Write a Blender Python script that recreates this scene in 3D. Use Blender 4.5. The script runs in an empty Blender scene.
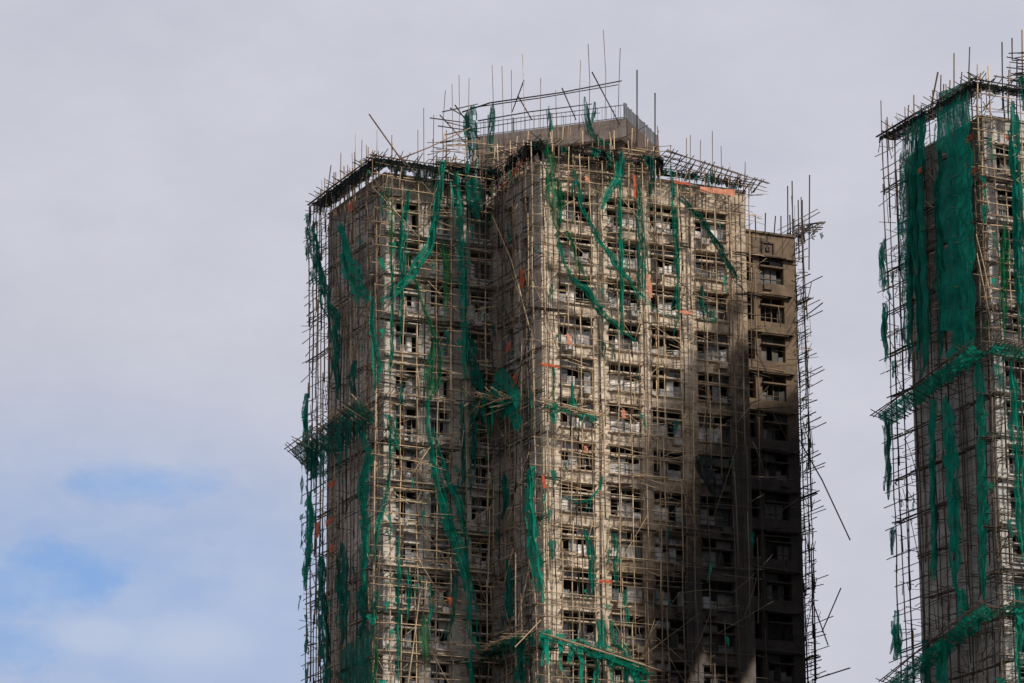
import bpy, math, random
from mathutils import Matrix, Vector
random.seed(7)
R = random.uniform
C = bpy.context.scene.collection
# ------------------------------------------------------------------ camera
FPX, PITCH, ROLL, PHI = 3769.0, 0.273, -0.006, 0.437
CAMZ = 1.6
cd = bpy.data.cameras.new('camera'); cam = bpy.data.objects.new('camera', cd); C.objects.link(cam)
cd.sensor_width = 36; cd.lens = FPX*36/1024; cd.clip_start = 1; cd.clip_end = 20000
ct, st_ = math.cos(PITCH), math.sin(PITCH)
F_ = Vector((0, ct, st_)); R0 = Vector((1, 0, 0)); U0 = Vector((0, -st_, ct))
Rr = R0*math.cos(ROLL)+U0*math.sin(ROLL); Ur = U0*math.cos(ROLL)-R0*math.sin(ROLL)
mat = Matrix((Rr, Ur, -F_)).transposed().to_4x4(); mat.translation = (0, 0, CAMZ)
cam.matrix_world = mat
bpy.context.scene.camera = cam
sc = bpy.context.scene
sc.view_settings.view_transform = 'Standard'; sc.view_settings.look = 'None'; sc.view_settings.exposure = 0

def ray(x, y):
    return (F_ + Rr*((x-512)/FPX) + Ur*((341.5-y)/FPX))

# ------------------------------------------------------------------ frames
class Frame:                       # the local frame of one tower: s along its front, t into depth
    def __init__(f, ox, oy):
        f.o = Vector((ox, oy, 0)); f.c, f.s = math.cos(PHI), math.sin(PHI)
    def w(f, s, t, z): return Vector((f.o.x+f.c*s-f.s*t, f.o.y+f.s*s+f.c*t, z))
    def loc(f, p):
        dx, dy = p.x-f.o.x, p.y-f.o.y
        return (dx*f.c+dy*f.s, -dx*f.s+dy*f.c, p.z)
class Plane:                       # a vertical plane in a tower's frame; a along it (left to right), b outward
    def __init__(p, fr, os, ot, ax, ay):
        p.fr, p.o, p.A = fr, (os, ot), (ax, ay); p.N = (ay, -ax)
    def pt(p, a, b, z):            # -> tower-local coordinates
        return (p.o[0]+p.A[0]*a+p.N[0]*b, p.o[1]+p.A[1]*a+p.N[1]*b, z)
    def hit(p, x, y, b=0.0):       # where the line of sight to a point of the photo meets the plane
        d = ray(x, y); A, N = p.A, p.N; fr = p.fr
        dl = (d.x*fr.c+d.y*fr.s, -d.x*fr.s+d.y*fr.c); cl = fr.loc(Vector((0, 0, CAMZ)))
        q0 = (p.o[0]+N[0]*b, p.o[1]+N[1]*b)
        k = ((q0[0]-cl[0])*N[0]+(q0[1]-cl[1])*N[1])/(dl[0]*N[0]+dl[1]*N[1])
        s, t = cl[0]+dl[0]*k, cl[1]+dl[1]*k
        return ((s-q0[0])*A[0]+(t-q0[1])*A[1], CAMZ+d.z*k)
MAIN = Frame(1.94, 235.4)
ROOF = 79.6; Z1 = 76.0; FH = 2.8
WL, WLT, WLD = -8.495, 6.181, 9.72      # left wing: its s, front t, depth
WR = 15.22; WB, WBT = 23.25, 7.6         # front width; far end of the burnt wing, its t
# second tower: same plan, placed by its near corner
d = ray(983, 117); k = (ROOF-CAMZ)/d.z
pB = Vector((0, 0, CAMZ))+d*k
tmp = Frame(0, 0); q = tmp.w(WL, WLT, 0)
SECOND = Frame(pB.x-q.x, pB.y-q.y)

# ------------------------------------------------------------------ mesh collector
class MB:
    def __init__(m): m.v = []; m.f = []; m.mi = []
    def box(m, P, a0, a1, b0, b1, z0, z1, mi=0):
        n = len(m.v)
        for z in (z0, z1):
            for a, b in ((a0, b0), (a1, b0), (a1, b1), (a0, b1)): m.v.append(P(a, b, z))
        for q in ((0, 1, 2, 3), (4, 7, 6, 5), (0, 4, 5, 1), (1, 5, 6, 2), (2, 6, 7, 3), (3, 7, 4, 0)):
            m.f.append([n+i for i in q]); m.mi.append(mi)
    def tube(m, pts, r, n=5, mi=0, r2=None):
        pts = [Vector(p) for p in pts]; base = len(m.v)
        r2 = r if r2 is None else r2
        for i, p in enumerate(pts):
            d = (pts[min(i+1, len(pts)-1)]-pts[max(i-1, 0)])
            if d.length < 1e-6: d = Vector((0, 0, 1))
            d.normalize(); h = Vector((0, 0, 1)) if abs(d.z) < .8 else Vector((1, 0, 0))
            x = d.cross(h).normalized(); y = d.cross(x)
            rr = r+(r2-r)*i/max(1, len(pts)-1)
            for k in range(n):
                an = 2*math.pi*k/n; m.v.append(p+x*math.cos(an)*rr+y*math.sin(an)*rr)
        for i in range(len(pts)-1):
            for k in range(n):
                a = base+i*n+k; b = base+i*n+(k+1) % n
                m.f.append([a, b, b+n, a+n]); m.mi.append(mi)
        m.f.append([base+k for k in range(n)][::-1]); m.mi.append(mi)
        m.f.append([base+(len(pts)-1)*n+k for k in range(n)]); m.mi.append(mi)
    def build(m, name, mats, parent=None, centre=False, smooth=False):
        off = Vector((0, 0, 0))
        if centre and m.v:
            off = sum((Vector(v) for v in m.v), Vector())/len(m.v)
        me = bpy.data.meshes.new(name); me.from_pydata([tuple(Vector(v)-off) for v in m.v], [], m.f)
        if not isinstance(mats, (list, tuple)): mats = [mats]
        for x in mats: me.materials.append(x)
        if len(mats) > 1: me.polygons.foreach_set('material_index', m.mi)
        if smooth: me.polygons.foreach_set('use_smooth', [True]*len(me.polygons))
        me.update()
        o = bpy.data.objects.new(name, me); C.objects.link(o); o.location = off
        if parent: o.parent = parent
        return o
def tag(o, label=None, cat=None, group=None, kind=None):
    if label: o['label'] = label
    if cat: o['category'] = cat
    if group: o['group'] = group
    if kind: o['kind'] = kind
    return o
def thing(name, fr, label, cat, group=None):
    o = bpy.data.objects.new(name, None); C.objects.link(o); o.empty_display_size = .5
    o.location = fr.o; o.rotation_euler = (0, 0, PHI)
    return tag(o, label, cat, group)

# ------------------------------------------------------------------ materials
class N:
    def __init__(s, name):
        s.m = bpy.data.materials.new(name); s.m.use_nodes = True; s.t = s.m.node_tree
        s.b = s.t.nodes['Principled BSDF']; s.out = s.t.nodes['Material Output']
    def n(s, ty, **kw):
        x = s.t.nodes.new(ty)
        for k, v in kw.items():
            if k.startswith('i_'): x.inputs[k[2:].replace('_', ' ')].default_value = v
            else: setattr(x, k, v)
        return x
    def l(s, a, b): s.t.links.new(a, b)
    def math(s, op, a, b=None, clamp=False):
        x = s.t.nodes.new('ShaderNodeMath'); x.operation = op; x.use_clamp = clamp
        for i, q in enumerate((a, b)):
            if q is None: continue
            if isinstance(q, (int, float)): x.inputs[i].default_value = q
            else: s.l(q, x.inputs[i])
        return x.outputs[0]
    def noise(s, vec, scale, detail=4, rough=.6, stretch=None):
        if stretch:
            mp = s.n('ShaderNodeMapping'); mp.inputs['Scale'].default_value = stretch; s.l(vec, mp.inputs[0]); vec = mp.outputs[0]
        x = s.n('ShaderNodeTexNoise'); x.inputs['Scale'].default_value = scale
        x.inputs['Detail'].default_value = detail; x.inputs['Roughness'].default_value = rough
        s.l(vec, x.inputs['Vector']); return x.outputs['Fac']
    def mix(s, f, a, b, mode='MIX'):
        x = s.n('ShaderNodeMix', data_type='RGBA', blend_type=mode)
        for sock, q in ((x.inputs[0], f), (x.inputs[6], a), (x.inputs[7], b)):
            if isinstance(q, (int, float)): sock.default_value = q
            elif isinstance(q, tuple): sock.default_value = q+((1,) if len(q) == 3 else ())
            else: s.l(q, sock)
        return x.outputs[2]
    def ss(s, v, lo, hi):
        x = s.n('ShaderNodeMapRange', interpolation_type='SMOOTHSTEP')
        s.l(v, x.inputs[0]); x.inputs[1].default_value = lo; x.inputs[2].default_value = hi
        return x.outputs[0]

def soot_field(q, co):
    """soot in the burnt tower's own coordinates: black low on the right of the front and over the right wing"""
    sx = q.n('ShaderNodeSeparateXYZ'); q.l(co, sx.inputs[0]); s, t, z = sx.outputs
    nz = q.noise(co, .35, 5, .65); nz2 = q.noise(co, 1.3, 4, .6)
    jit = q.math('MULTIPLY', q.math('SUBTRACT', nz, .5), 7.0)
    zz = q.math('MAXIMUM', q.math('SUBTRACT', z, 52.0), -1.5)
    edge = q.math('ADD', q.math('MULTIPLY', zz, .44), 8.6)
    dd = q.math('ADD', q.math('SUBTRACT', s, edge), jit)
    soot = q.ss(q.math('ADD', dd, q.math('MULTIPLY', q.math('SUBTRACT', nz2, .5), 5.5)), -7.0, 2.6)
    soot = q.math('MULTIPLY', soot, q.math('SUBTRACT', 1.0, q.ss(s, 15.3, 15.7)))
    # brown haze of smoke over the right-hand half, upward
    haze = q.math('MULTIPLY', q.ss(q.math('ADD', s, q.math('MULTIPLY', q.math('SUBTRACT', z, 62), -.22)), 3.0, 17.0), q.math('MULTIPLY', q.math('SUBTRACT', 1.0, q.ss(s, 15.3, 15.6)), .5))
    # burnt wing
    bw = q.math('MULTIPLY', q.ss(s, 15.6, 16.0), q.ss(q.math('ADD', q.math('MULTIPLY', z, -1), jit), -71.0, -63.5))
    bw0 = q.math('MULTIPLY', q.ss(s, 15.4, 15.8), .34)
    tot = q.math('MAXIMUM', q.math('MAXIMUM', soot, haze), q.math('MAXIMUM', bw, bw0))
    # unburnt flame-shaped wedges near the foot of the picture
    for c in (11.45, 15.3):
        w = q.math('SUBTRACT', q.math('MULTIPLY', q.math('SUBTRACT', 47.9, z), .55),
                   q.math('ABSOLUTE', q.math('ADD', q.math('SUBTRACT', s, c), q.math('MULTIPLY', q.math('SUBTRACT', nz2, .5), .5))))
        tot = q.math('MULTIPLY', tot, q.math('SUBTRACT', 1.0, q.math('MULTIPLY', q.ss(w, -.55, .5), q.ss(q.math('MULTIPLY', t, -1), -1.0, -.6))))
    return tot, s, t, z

def plaster(name, root, base, soot=True, dirt=.5, streak=.5, warm=(.16, .105, .06)):
    q = N(name); tc = q.n('ShaderNodeTexCoord'); tc.object = root; co = tc.outputs['Object']
    big = q.noise(co, .22, 5, .6); med = q.noise(co, 1.1, 6, .65)
    st = q.noise(co, 1.6, 5, .7, (1.8, 1.8, .16)); fine = q.noise(co, 9, 4, .7)
    col = q.mix(q.ss(big, .35, .7), base, tuple(c*.78 for c in base))
    col = q.mix(q.math('MULTIPLY', q.ss(med, .46, .72), dirt), col, warm)
    col = q.mix(q.math('MULTIPLY', q.ss(st, .5, .72), streak), col, tuple(c*.35 for c in base))
    band = q.noise(co, 1.0, 3, .6, (.5, .5, 5.5)); col = q.mix(q.math('MULTIPLY', q.ss(band, .48, .68), .35), col, warm)
    col = q.mix(q.math('MULTIPLY', q.ss(fine, .3, .75), .22), col, (.05, .045, .04))
    if soot == 2:
        sp = q.n('ShaderNodeSeparateXYZ'); q.l(co, sp.inputs[0])
        md = q.math('FLOORED_MODULO', q.math('SUBTRACT', sp.outputs[2], Z1+UP1+.05), FH)
        lick = q.math('MULTIPLY', q.math('SUBTRACT', 1.0, q.ss(md, .1, .95)), q.ss(q.noise(co, .75, 4, .6), .46, .6))
        col = q.mix(q.math('MULTIPLY', lick, .72), col, (.06, .043, .03))
        patch = q.ss(q.noise(co, .45, 6, .7), .52, .66)
        col = q.mix(q.math('MULTIPLY', patch, .5), col, (.16, .105, .06))
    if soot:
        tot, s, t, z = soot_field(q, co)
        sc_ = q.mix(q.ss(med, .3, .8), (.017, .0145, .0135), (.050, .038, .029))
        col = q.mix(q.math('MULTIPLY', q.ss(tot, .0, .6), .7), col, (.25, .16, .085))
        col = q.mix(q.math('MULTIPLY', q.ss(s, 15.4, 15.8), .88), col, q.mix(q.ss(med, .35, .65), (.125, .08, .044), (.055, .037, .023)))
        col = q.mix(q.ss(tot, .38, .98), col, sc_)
    q.l(col, q.b.inputs['Base Color']); q.b.inputs['Roughness'].default_value = .92
    bp = q.n('ShaderNodeBump'); bp.inputs['Strength'].default_value = .5; bp.inputs['Distance'].default_value = .03
    q.l(med, bp.inputs['Height']); q.l(bp.outputs[0], q.b.inputs['Normal'])
    return q.m

def simple(name, col, rough=.8, var=.35, scale=1.5, root=None, metallic=0):
    q = N(name); tc = q.n('ShaderNodeTexCoord'); co = tc.outputs['Object']
    nz = q.noise(co, scale, 4, .6)
    c = q.mix(q.ss(nz, .3, .7), col, tuple(x*(1-var) for x in col))
    q.l(c, q.b.inputs['Base Color']); q.b.inputs['Roughness'].default_value = rough
    q.b.inputs['Metallic'].default_value = metallic
    return q.m

def bamboo(name, col, dark, root=None):
    q = N(name); tc = q.n('ShaderNodeTexCoord'); g = q.n('ShaderNodeNewGeometry')
    co = g.outputs['Position']
    nz = q.noise(co, .9, 3, .6); n2 = q.noise(co, 6, 3, .6); isl = g.outputs['Random Per Island']
    c = q.mix(q.ss(nz, .35, .7), col, dark)
    c = q.mix(q.math('MULTIPLY', isl, .55), c, tuple(x*.35 for x in dark))
    c = q.mix(q.math('MULTIPLY', q.ss(n2, .4, .7), .3), c, dark)
    if root:
        tc.object = root; tot, s, t, z = soot_field(q, tc.outputs['Object'])
        c = q.mix(q.math('MULTIPLY', q.ss(tot, .35, 1.0), .8), c, (.03, .022, .016))
    q.l(c, q.b.inputs['Base Color']); q.b.inputs['Roughness'].default_value = .75
    return q.m

def netmat(name, col, col2, dens=.9, trans=.3, hole=0):
    q = N(name); tc = q.n('ShaderNodeTexCoord'); g = q.n('ShaderNodeNewGeometry'); co = g.outputs['Position']
    nz = q.noise(co, 1.2, 4, .6); st = q.noise(co, 2.5, 4, .7, (3, 3, .35)); fine = q.noise(co, 11, 3, .7, (1, 1, .5))
    c = q.mix(q.ss(nz, .3, .7), col, col2)
    c = q.mix(q.math('MULTIPLY', q.ss(st, .45, .7), .6), c, tuple(x*.3 for x in col2))
    q.l(c, q.b.inputs['Base Color']); q.b.inputs['Roughness'].default_value = .9; q.b.inputs['Specular IOR Level'].default_value = .08
    oi = q.n('ShaderNodeObjectInfo'); c = q.mix(q.math('MULTIPLY', oi.outputs['Random'], .3), c, tuple(x*.5+.012 for x in col2))
    q.l(c, q.b.inputs['Base Color'])
    tl = q.n('ShaderNodeBsdfTranslucent'); q.l(c, tl.inputs[0])
    mx = q.n('ShaderNodeMixShader'); mx.inputs[0].default_value = trans; q.l(q.b.outputs[0], mx.inputs[1]); q.l(tl.outputs[0], mx.inputs[2])
    tp = q.n('ShaderNodeBsdfTransparent'); m2 = q.n('ShaderNodeMixShader')
    thin = q.math('MULTIPLY', q.ss(q.noise(co, 3.5, 4, .65, (2.2, 2.2, .3)),   .46, .64), .58 if hole == 0 else hole*1.4)
    a = q.math('MULTIPLY', q.ss(q.math('ADD', fine, q.math('MULTIPLY', q.math('SUBTRACT', st, .5), .5)), .60-.25*(1-dens), .72-.25*(1-dens)), 1.0)
    a = q.math('MAXIMUM', q.math('MAXIMUM', q.math('MULTIPLY', a, .85 if hole == 0 else hole), thin), (1-dens))
    q.l(a, m2.inputs[0]); q.l(mx.outputs[0], m2.inputs[1]); q.l(tp.outputs[0], m2.inputs[2])
    q.l(m2.outputs[0], q.out.inputs[0])
    return q.m

LOW, UP0, UP1 = 1.15, 1.27, 1.85
# ------------------------------------------------------------------ the two towers (roots first: their materials use the roots' frames)
tower = thing('apartment_tower', MAIN, 'tall fire-damaged beige apartment tower blackened at lower right, filling the centre', 'apartment tower', 'apartment towers wrapped in bamboo')
tower2 = thing('apartment_tower', SECOND, 'grey apartment tower cut by right edge, its side mostly under green netting', 'apartment tower', 'apartment towers wrapped in bamboo')

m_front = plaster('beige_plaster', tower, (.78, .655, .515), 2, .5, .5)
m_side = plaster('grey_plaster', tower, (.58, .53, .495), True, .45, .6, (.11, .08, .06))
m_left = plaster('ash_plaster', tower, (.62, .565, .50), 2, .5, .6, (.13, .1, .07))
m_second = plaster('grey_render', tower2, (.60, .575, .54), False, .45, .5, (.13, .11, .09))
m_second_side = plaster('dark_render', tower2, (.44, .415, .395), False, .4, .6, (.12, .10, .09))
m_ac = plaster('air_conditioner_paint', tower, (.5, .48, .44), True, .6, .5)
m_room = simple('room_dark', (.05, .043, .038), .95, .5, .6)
m_frame = plaster('window_frame_paint', tower, (.40, .37, .33), True, .4, .3)
m_frame2 = plaster('window_frame_grey', tower2, (.42, .41, .4), False, .3, .3)
def panemat(name, col, rough, spec=.5, root=None):
    q = N(name); tc = q.n('ShaderNodeTexCoord'); g = q.n('ShaderNodeNewGeometry'); co = g.outputs['Position']
    nz = q.noise(co, .8, 4, .7); n2 = q.noise(co, 3.0, 4, .7, (1, 1, .6))
    c = q.mix(q.ss(nz, .35, .65), col, tuple(x*.45 for x in col))
    c = q.mix(q.math('MULTIPLY', q.ss(n2, .45, .7), .7), c, tuple(x*.15 for x in col))
    if root:
        tc.object = root; tot, s, t, z = soot_field(q, tc.outputs['Object'])
        tot = q.math('MAXIMUM', tot, q.ss(s, 15.5, 15.8))
        c = q.mix(q.math('MULTIPLY', q.ss(tot, .4, 1.0), .88), c, (.012, .011, .011))
    q.l(c, q.b.inputs['Base Color']); q.b.inputs['Roughness'].default_value = rough
    q.b.inputs['Specular IOR Level'].default_value = spec
    return q.m
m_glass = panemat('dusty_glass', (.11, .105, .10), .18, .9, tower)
m_white = panemat('pale_curtain', (.97, .92, .86), .6, .3, tower)  # white of curtains and of the sky's reflection, put into the pane colour
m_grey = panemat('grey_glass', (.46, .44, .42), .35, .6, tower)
m_metal = simple('railing_metal', (.22, .23, .25), .5, .3, 2)
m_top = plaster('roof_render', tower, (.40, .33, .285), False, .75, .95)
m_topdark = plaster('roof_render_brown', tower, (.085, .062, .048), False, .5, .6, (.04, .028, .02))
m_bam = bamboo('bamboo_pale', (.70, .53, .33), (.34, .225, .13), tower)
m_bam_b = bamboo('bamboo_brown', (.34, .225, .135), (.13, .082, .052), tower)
m_bam_d = bamboo('bamboo_charred', (.055, .04, .03), (.022, .017, .014))
m_plank = bamboo('walkway_bamboo', (.10, .065, .045), (.04, .026, .018))
NET = {'sheet': netmat('net_sheet_green', (.007, .24, .17), (.005, .15, .11), .97, .35, .15), 'lining': netmat('net_lining', (.006, .012, .009), (.004, .005, .004), 1.0, .0, .25),
       'teal': netmat('net_teal', (.009, .37, .25), (.006, .22, .15), .95, .4),
       'dark': netmat('net_dark_green', (.007, .17, .12), (.005, .09, .066), .95, .3),
       'bright': netmat('net_bright_green', (.018, .27, .11), (.008, .16, .07), .85, .35),
       'lime': netmat('net_pale_green', (.06, .32, .12), (.025, .18, .07), .7, .4),
       'burnt': netmat('net_burnt', (.012, .03, .027), (.008, .012, .012), .85, .1)}
m_orange = simple('orange_cloth', (.52, .10, .035), .85, .5, 3)
m_salmon = simple('salmon_cloth', (.62, .25, .15), .85, .4, 3)

# ------------------------------------------------------------------ windows
LOW, UP0, UP1 = 1.15, 1.27, 1.85
def window_meshes(w, var, fm, rng):
    """meshes of one window: x across, -y outward, z up from the sill"""
    P = lambda a, b, z: (a, -b, z)
    h = w/2; fr = MB(); fb = -.16
    t = .045
    for x0, x1 in ((-h, -h+t), (h-t, h), (-.04, .04)):
        if rng.random() < .93: fr.box(P, x0, x1, fb-.05, fb, .05, LOW-.05)
    fr.box(P, -h, h, fb-.05, fb+.01, 0, .05); fr.box(P, -h, h, fb-.05, fb+.01, LOW-.05, LOW)
    for s in (-1, 1):
        x = s*h/2
        if rng.random() < .5: fr.box(P, x-.02, x+.02, fb-.04, fb-.01, .05, LOW-.05)
    if rng.random() < .75: fr.box(P, -h+t, h-t, fb-.04, fb-.005, .36, .40)
    fr.box(P, -h, h, fb-.05, fb, UP1-.05, UP1); fr.box(P, -.03, .03, fb-.05, fb-.002, UP0, UP1-.05)
    if rng.random() < .6: fr.box(P, -h*.5-.02, -h*.5+.02, fb-.05, fb-.003, UP0, UP1-.05)
    pns = []
    segs = [(-h+t, -h/2), (-h/2, -.04), (.04, h/2), (h/2, h-t)]
    for (x0, x1) in segs:
        r = rng.random()
        if r < .16+var*.2: continue
        mi = 1 if r < .62 else (0 if r < .82 else 2)
        z1 = LOW-.05 if rng.random() < .55 else rng.uniform(.35, .95)
        tl = rng.uniform(-.05, .05)
        b = fb-.035-.01*rng.random()
        pn = MB(); pn.v += [P(x0, b, .05), P(x1, b+tl, .05), P(x1, b+tl, z1), P(x0, b, z1*rng.uniform(.85, 1))]
        pn.f.append([0, 1, 2, 3]); pn.mi.append(0); pns.append((pn, mi))
    for (x0, x1) in ((-h+t, -.03), (.03, h-t)):
        if rng.random() < .35:
            b = fb-.03; pn = MB(); pn.v += [P(x0, b, UP0), P(x1, b, UP0), P(x1, b, UP1-.05), P(x0, b, UP1-.05)]
            pn.f.append([0, 1, 2, 3]); pn.mi.append(0); pns.append((pn, 0 if rng.random() < .7 else 2))
    # a concrete canopy above, a ledge between the lights and a sill, each with worn ends
    aw = MB(); aw.box(P, -h-.12, h+.12, -.25, .30, UP1, UP1+.09); lg = MB(); lg.box(P, -h-.02, h+.02, -.22, .22, LOW, UP0-.02)
    si = MB(); si.box(P, -h-.08, h+.08, -.22, .12, -.09, 0)
    ac = None
    if rng.random() < .35:
        ac = MB(); x = rng.choice((-h*.55, h*.5)); ac.box(P, x-.3, x+.3, .0, .42, -.5, -.12); ac.box(P, x-.33, x+.33, -.02, .46, -.56, -.52)
    return fr, pns, aw, lg, si, ac
wcache = {}
def window(plane, a, z, w, root, mats, rng, rows=None):
    key = (round(w, 1), rng.randrange(18), mats[0].name)
    if key not in wcache:
        r2 = random.Random(str(key)); fr, pns, aw, lg, si, ac = window_meshes(w, 0, None, r2)
        obs = [fr.build('window', mats[0]), aw.build('canopy', mats[1]), lg.build('ledge', mats[1]), si.build('sill', mats[1])]
        obs += [pn.build('pane', (m_glass, m_white, m_grey)[mi]) for (pn, mi) in pns]
        if ac: obs.append(ac.build('air_conditioner', m_ac))
        wcache[key] = [o.data for o in obs]
        for o in obs: bpy.data.objects.remove(o)
    ms = wcache[key]
    o = bpy.data.objects.new('window', ms[0]); C.objects.link(o); o.parent = root
    o.location = plane.pt(a, 0, z); o.rotation_euler = (0, 0, math.atan2(plane.A[1], plane.A[0]))
    for me in ms[1:]:
        nm = me.name.split('.')[0]
        c = bpy.data.objects.new(nm, me); C.objects.link(c); c.parent = o
        if nm == 'canopy' and rng.random() < .1: c.rotation_euler = (0, rng.uniform(-.06, .06), 0)
    return o

def facade(mb, plane, a0, a1, bays, rows, zlow, ztop, th=.5, plain_below=True):
    """wall with an opening per bay and row; boxes butted so that none overlap"""
    P = plane.pt
    edges = [a0]+[e for b in bays for e in (b[0]-b[1]/2, b[0]+b[1]/2)]+[a1]
    zb = Z1-(rows-1)*FH-.9
    for i in range(0, len(edges), 2):
        if edges[i+1]-edges[i] > .01: mb.box(P, edges[i], edges[i+1], -th, 0, zb, ztop)
    for (c, w) in bays:
        mb.box(P, c-w/2, c+w/2, -th, -.03, Z1+UP1, ztop)
        for r in range(rows):
            z = Z1-r*FH
            zt = z-.0; zn = z-FH+UP1
            if r == rows-1: zn = zb
            mb.box(P, c-w/2, c+w/2, -th, -.03, zn, zt)
    mb.box(P, a0, a1, -th, 0, zlow, zb)

ROWS = 12
F_front = Plane(MAIN, 0, 0, 1, 0)
F_left = Plane(MAIN, WL, WLT, 1, 0)
F_lside = Plane(MAIN, WL, WLT+WLD, 0, -1)
F_rside = Plane(MAIN, 0, WLT, 0, -1)
F_burnt = Plane(MAIN, WR, WBT, 1, 0)
F_end = Plane(MAIN, WB, WBT, 0, 1)
def tower_parts(root, fr, mF, mS, mL, mW, main):
    f = Plane(fr, 0, 0, 1, 0); l = Plane(fr, WL, WLT, 1, 0); ls = Plane(fr, WL, WLT+WLD, 0, -1); rs = Plane(fr, 0, WLT, 0, -1)
    bw = Plane(fr, WR, WBT, 1, 0); en = Plane(fr, WB, WBT, 0, 1)
    rng = random.Random(5 if main else 9)
    fb = [(2.5, 2.45), (6.0, 2.35), (9.1, 2.2), (12.57, 2.35)]
    w = MB(); facade(w, f, 0, WR, fb, ROWS, 0, ROOF)
    # vertical fins and floor ledges give the front its relief
    for a in (.3, 4.25, 7.55, 10.85, 14.6): w.box(f.pt, a-.14, a+.14, 0, .07, 30, ROOF-.35)
    w.build('wall', mF, root)
    lb = [(1.65, 1.6), (4.0, 1.3), (7.0, 1.5)]
    w = MB(); facade(w, l, 0, -WL-.003, lb, ROWS+1, 0, ROOF)
    for r in range(ROWS+1):
        z = Z1-r*FH-.42; w.box(l.pt, .05, -WL-.05, 0.001, .22, z, z+.14)
    w.build('wall', mL, root)
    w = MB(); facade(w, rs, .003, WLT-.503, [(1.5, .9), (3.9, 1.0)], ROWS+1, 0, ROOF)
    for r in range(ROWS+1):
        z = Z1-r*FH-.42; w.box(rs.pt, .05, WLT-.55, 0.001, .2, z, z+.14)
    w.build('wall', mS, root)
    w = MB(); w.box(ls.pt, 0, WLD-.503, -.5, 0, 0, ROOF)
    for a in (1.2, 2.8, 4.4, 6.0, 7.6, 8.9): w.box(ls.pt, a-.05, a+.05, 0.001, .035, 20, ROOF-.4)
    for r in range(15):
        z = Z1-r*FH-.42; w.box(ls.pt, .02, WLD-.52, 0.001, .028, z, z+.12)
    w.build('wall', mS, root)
    w = MB(); bb = [(1.6, 1.6), (4.25, .9), (6.15, 1.9)]
    facade(w, bw, .003, WB-WR, bb, ROWS, 0, ROOF)
    for r in range(ROWS):
        z = Z1-r*FH; w.box(bw.pt, .02, WB-WR-.3, .001, .30, z-.80, z-.10); w.box(bw.pt, .02, WB-WR-.3, .301, .36, z-.86, z-.72)
    w.box(bw.pt, .02, WB-WR-.05, .001, .3, ROOF-1.75, ROOF-1.58)
    w.build('wall', mF, root)
    w = MB(); w.box(en.pt, .503, 9, -.5, 0, 0, ROOF); w.box(Plane(fr, WR, 0, 0, 1).pt, .503, WBT-.003, -.5, 0, 0, ROOF)
    w.build('wall', mF, root)
    # rooms behind the openings, and the roof
    w = MB(); I = lambda a, b, z: (a, b, z)
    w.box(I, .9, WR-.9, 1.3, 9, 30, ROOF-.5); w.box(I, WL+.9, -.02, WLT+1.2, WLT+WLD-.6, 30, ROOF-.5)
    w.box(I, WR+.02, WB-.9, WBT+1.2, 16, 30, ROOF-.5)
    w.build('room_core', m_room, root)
    w = MB(); w.box(I, .51, WR-.51, .51, 18, ROOF-.4, ROOF-.15); w.box(I, WL+.51, .5, WLT+.51, WLT+WLD, ROOF-.4, ROOF-.152); w.box(I, WR-.5, WB-.51, WBT+.51, 17, ROOF-.4, ROOF-.154)
    w.build('roof_slab', mS, root)
    # copings
    w = MB(); w.box(f.pt, -.08, WR+.08, -.55, .10, ROOF, ROOF+.14)
    w.box(l.pt, -.08, -WL-.02, -.55, .10, ROOF, ROOF+.14); w.box(ls.pt, 0, WLD-.62, -.55, .08, ROOF+.002, ROOF+.138)
    w.box(rs.pt, .12, WLT-.62, -.55, .08, ROOF+.002, ROOF+.138); w.box(bw.pt, .1, WB-WR+.08, -.55, .10, ROOF, ROOF+.14)
    w.build('coping', mL, root)
    ms = (mW, mF)
    if main:
        for (a, ww) in fb:
            for r in range(ROWS): window(f, a, Z1-r*FH, ww-.01, root, ms, rng)
        for (a, ww) in lb:
            for r in range(ROWS+1): window(l, a, Z1-r*FH, ww-.01, root, (mW, mL), rng)
        for r in range(ROWS): window(bw, 6.15, Z1-r*FH, 1.89, root, ms, rng)
        small = [(bw, 4.25, .9, ROWS), (bw, 1.6, 1.6, ROWS), (rs, 1.5, .9, ROWS+1), (rs, 3.9, 1.0, ROWS+1)]
    else:
        for (a, ww) in lb:
            for r in range(ROWS+1): window(l, a, Z1-r*FH, ww-.01, root, (mW, mL), rng)
        small = [(rs, 1.5, .9, ROWS+1)]
    mb = MB()
    for (pl, a, ww, n) in small:
        for r in range(n):
            z = Z1-r*FH; h = ww/2
            for x0, x1 in ((-h, -h+.05), (h-.05, h), (-.02, .02)): mb.box(pl.pt, a+x0, a+x1, -.22, -.16, z, z+UP1)
            mb.box(pl.pt, a-h+.05, a-.02, -.21, -.17, z+LOW, z+LOW+.08); mb.box(pl.pt, a+.02, a+h-.05, -.21, -.17, z+LOW, z+LOW+.08)
            mb.box(pl.pt, a-h, a+h, -.2, .12, z-.08, z-.001); mb.box(pl.pt, a-h-.05, a+h+.05, -.01, .22, z+UP1, z+UP1+.08)
    tag(mb.build('window', mW, root), 'small side windows too many to single out', kind='stuff')
    if main:
        # raised square relief on the blank top of the burnt wing
        w = MB(); ca, cz = bw.hit(768, 249, .02)
        for (x0, x1, z0, z1) in ((-.5, .5, -.5, -.4), (-.5, .5, .4, .5), (-.5, -.4, -.4, .4), (.4, .5, -.4, .4), (-.16, .16, -.16, .16)):
            w.box(bw.pt, ca+x0, ca+x1, .001, .08, cz+z0, cz+z1)
        tag(w.build('relief', m_topdark, root), 'square relief panel on the blank top storey')

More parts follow.
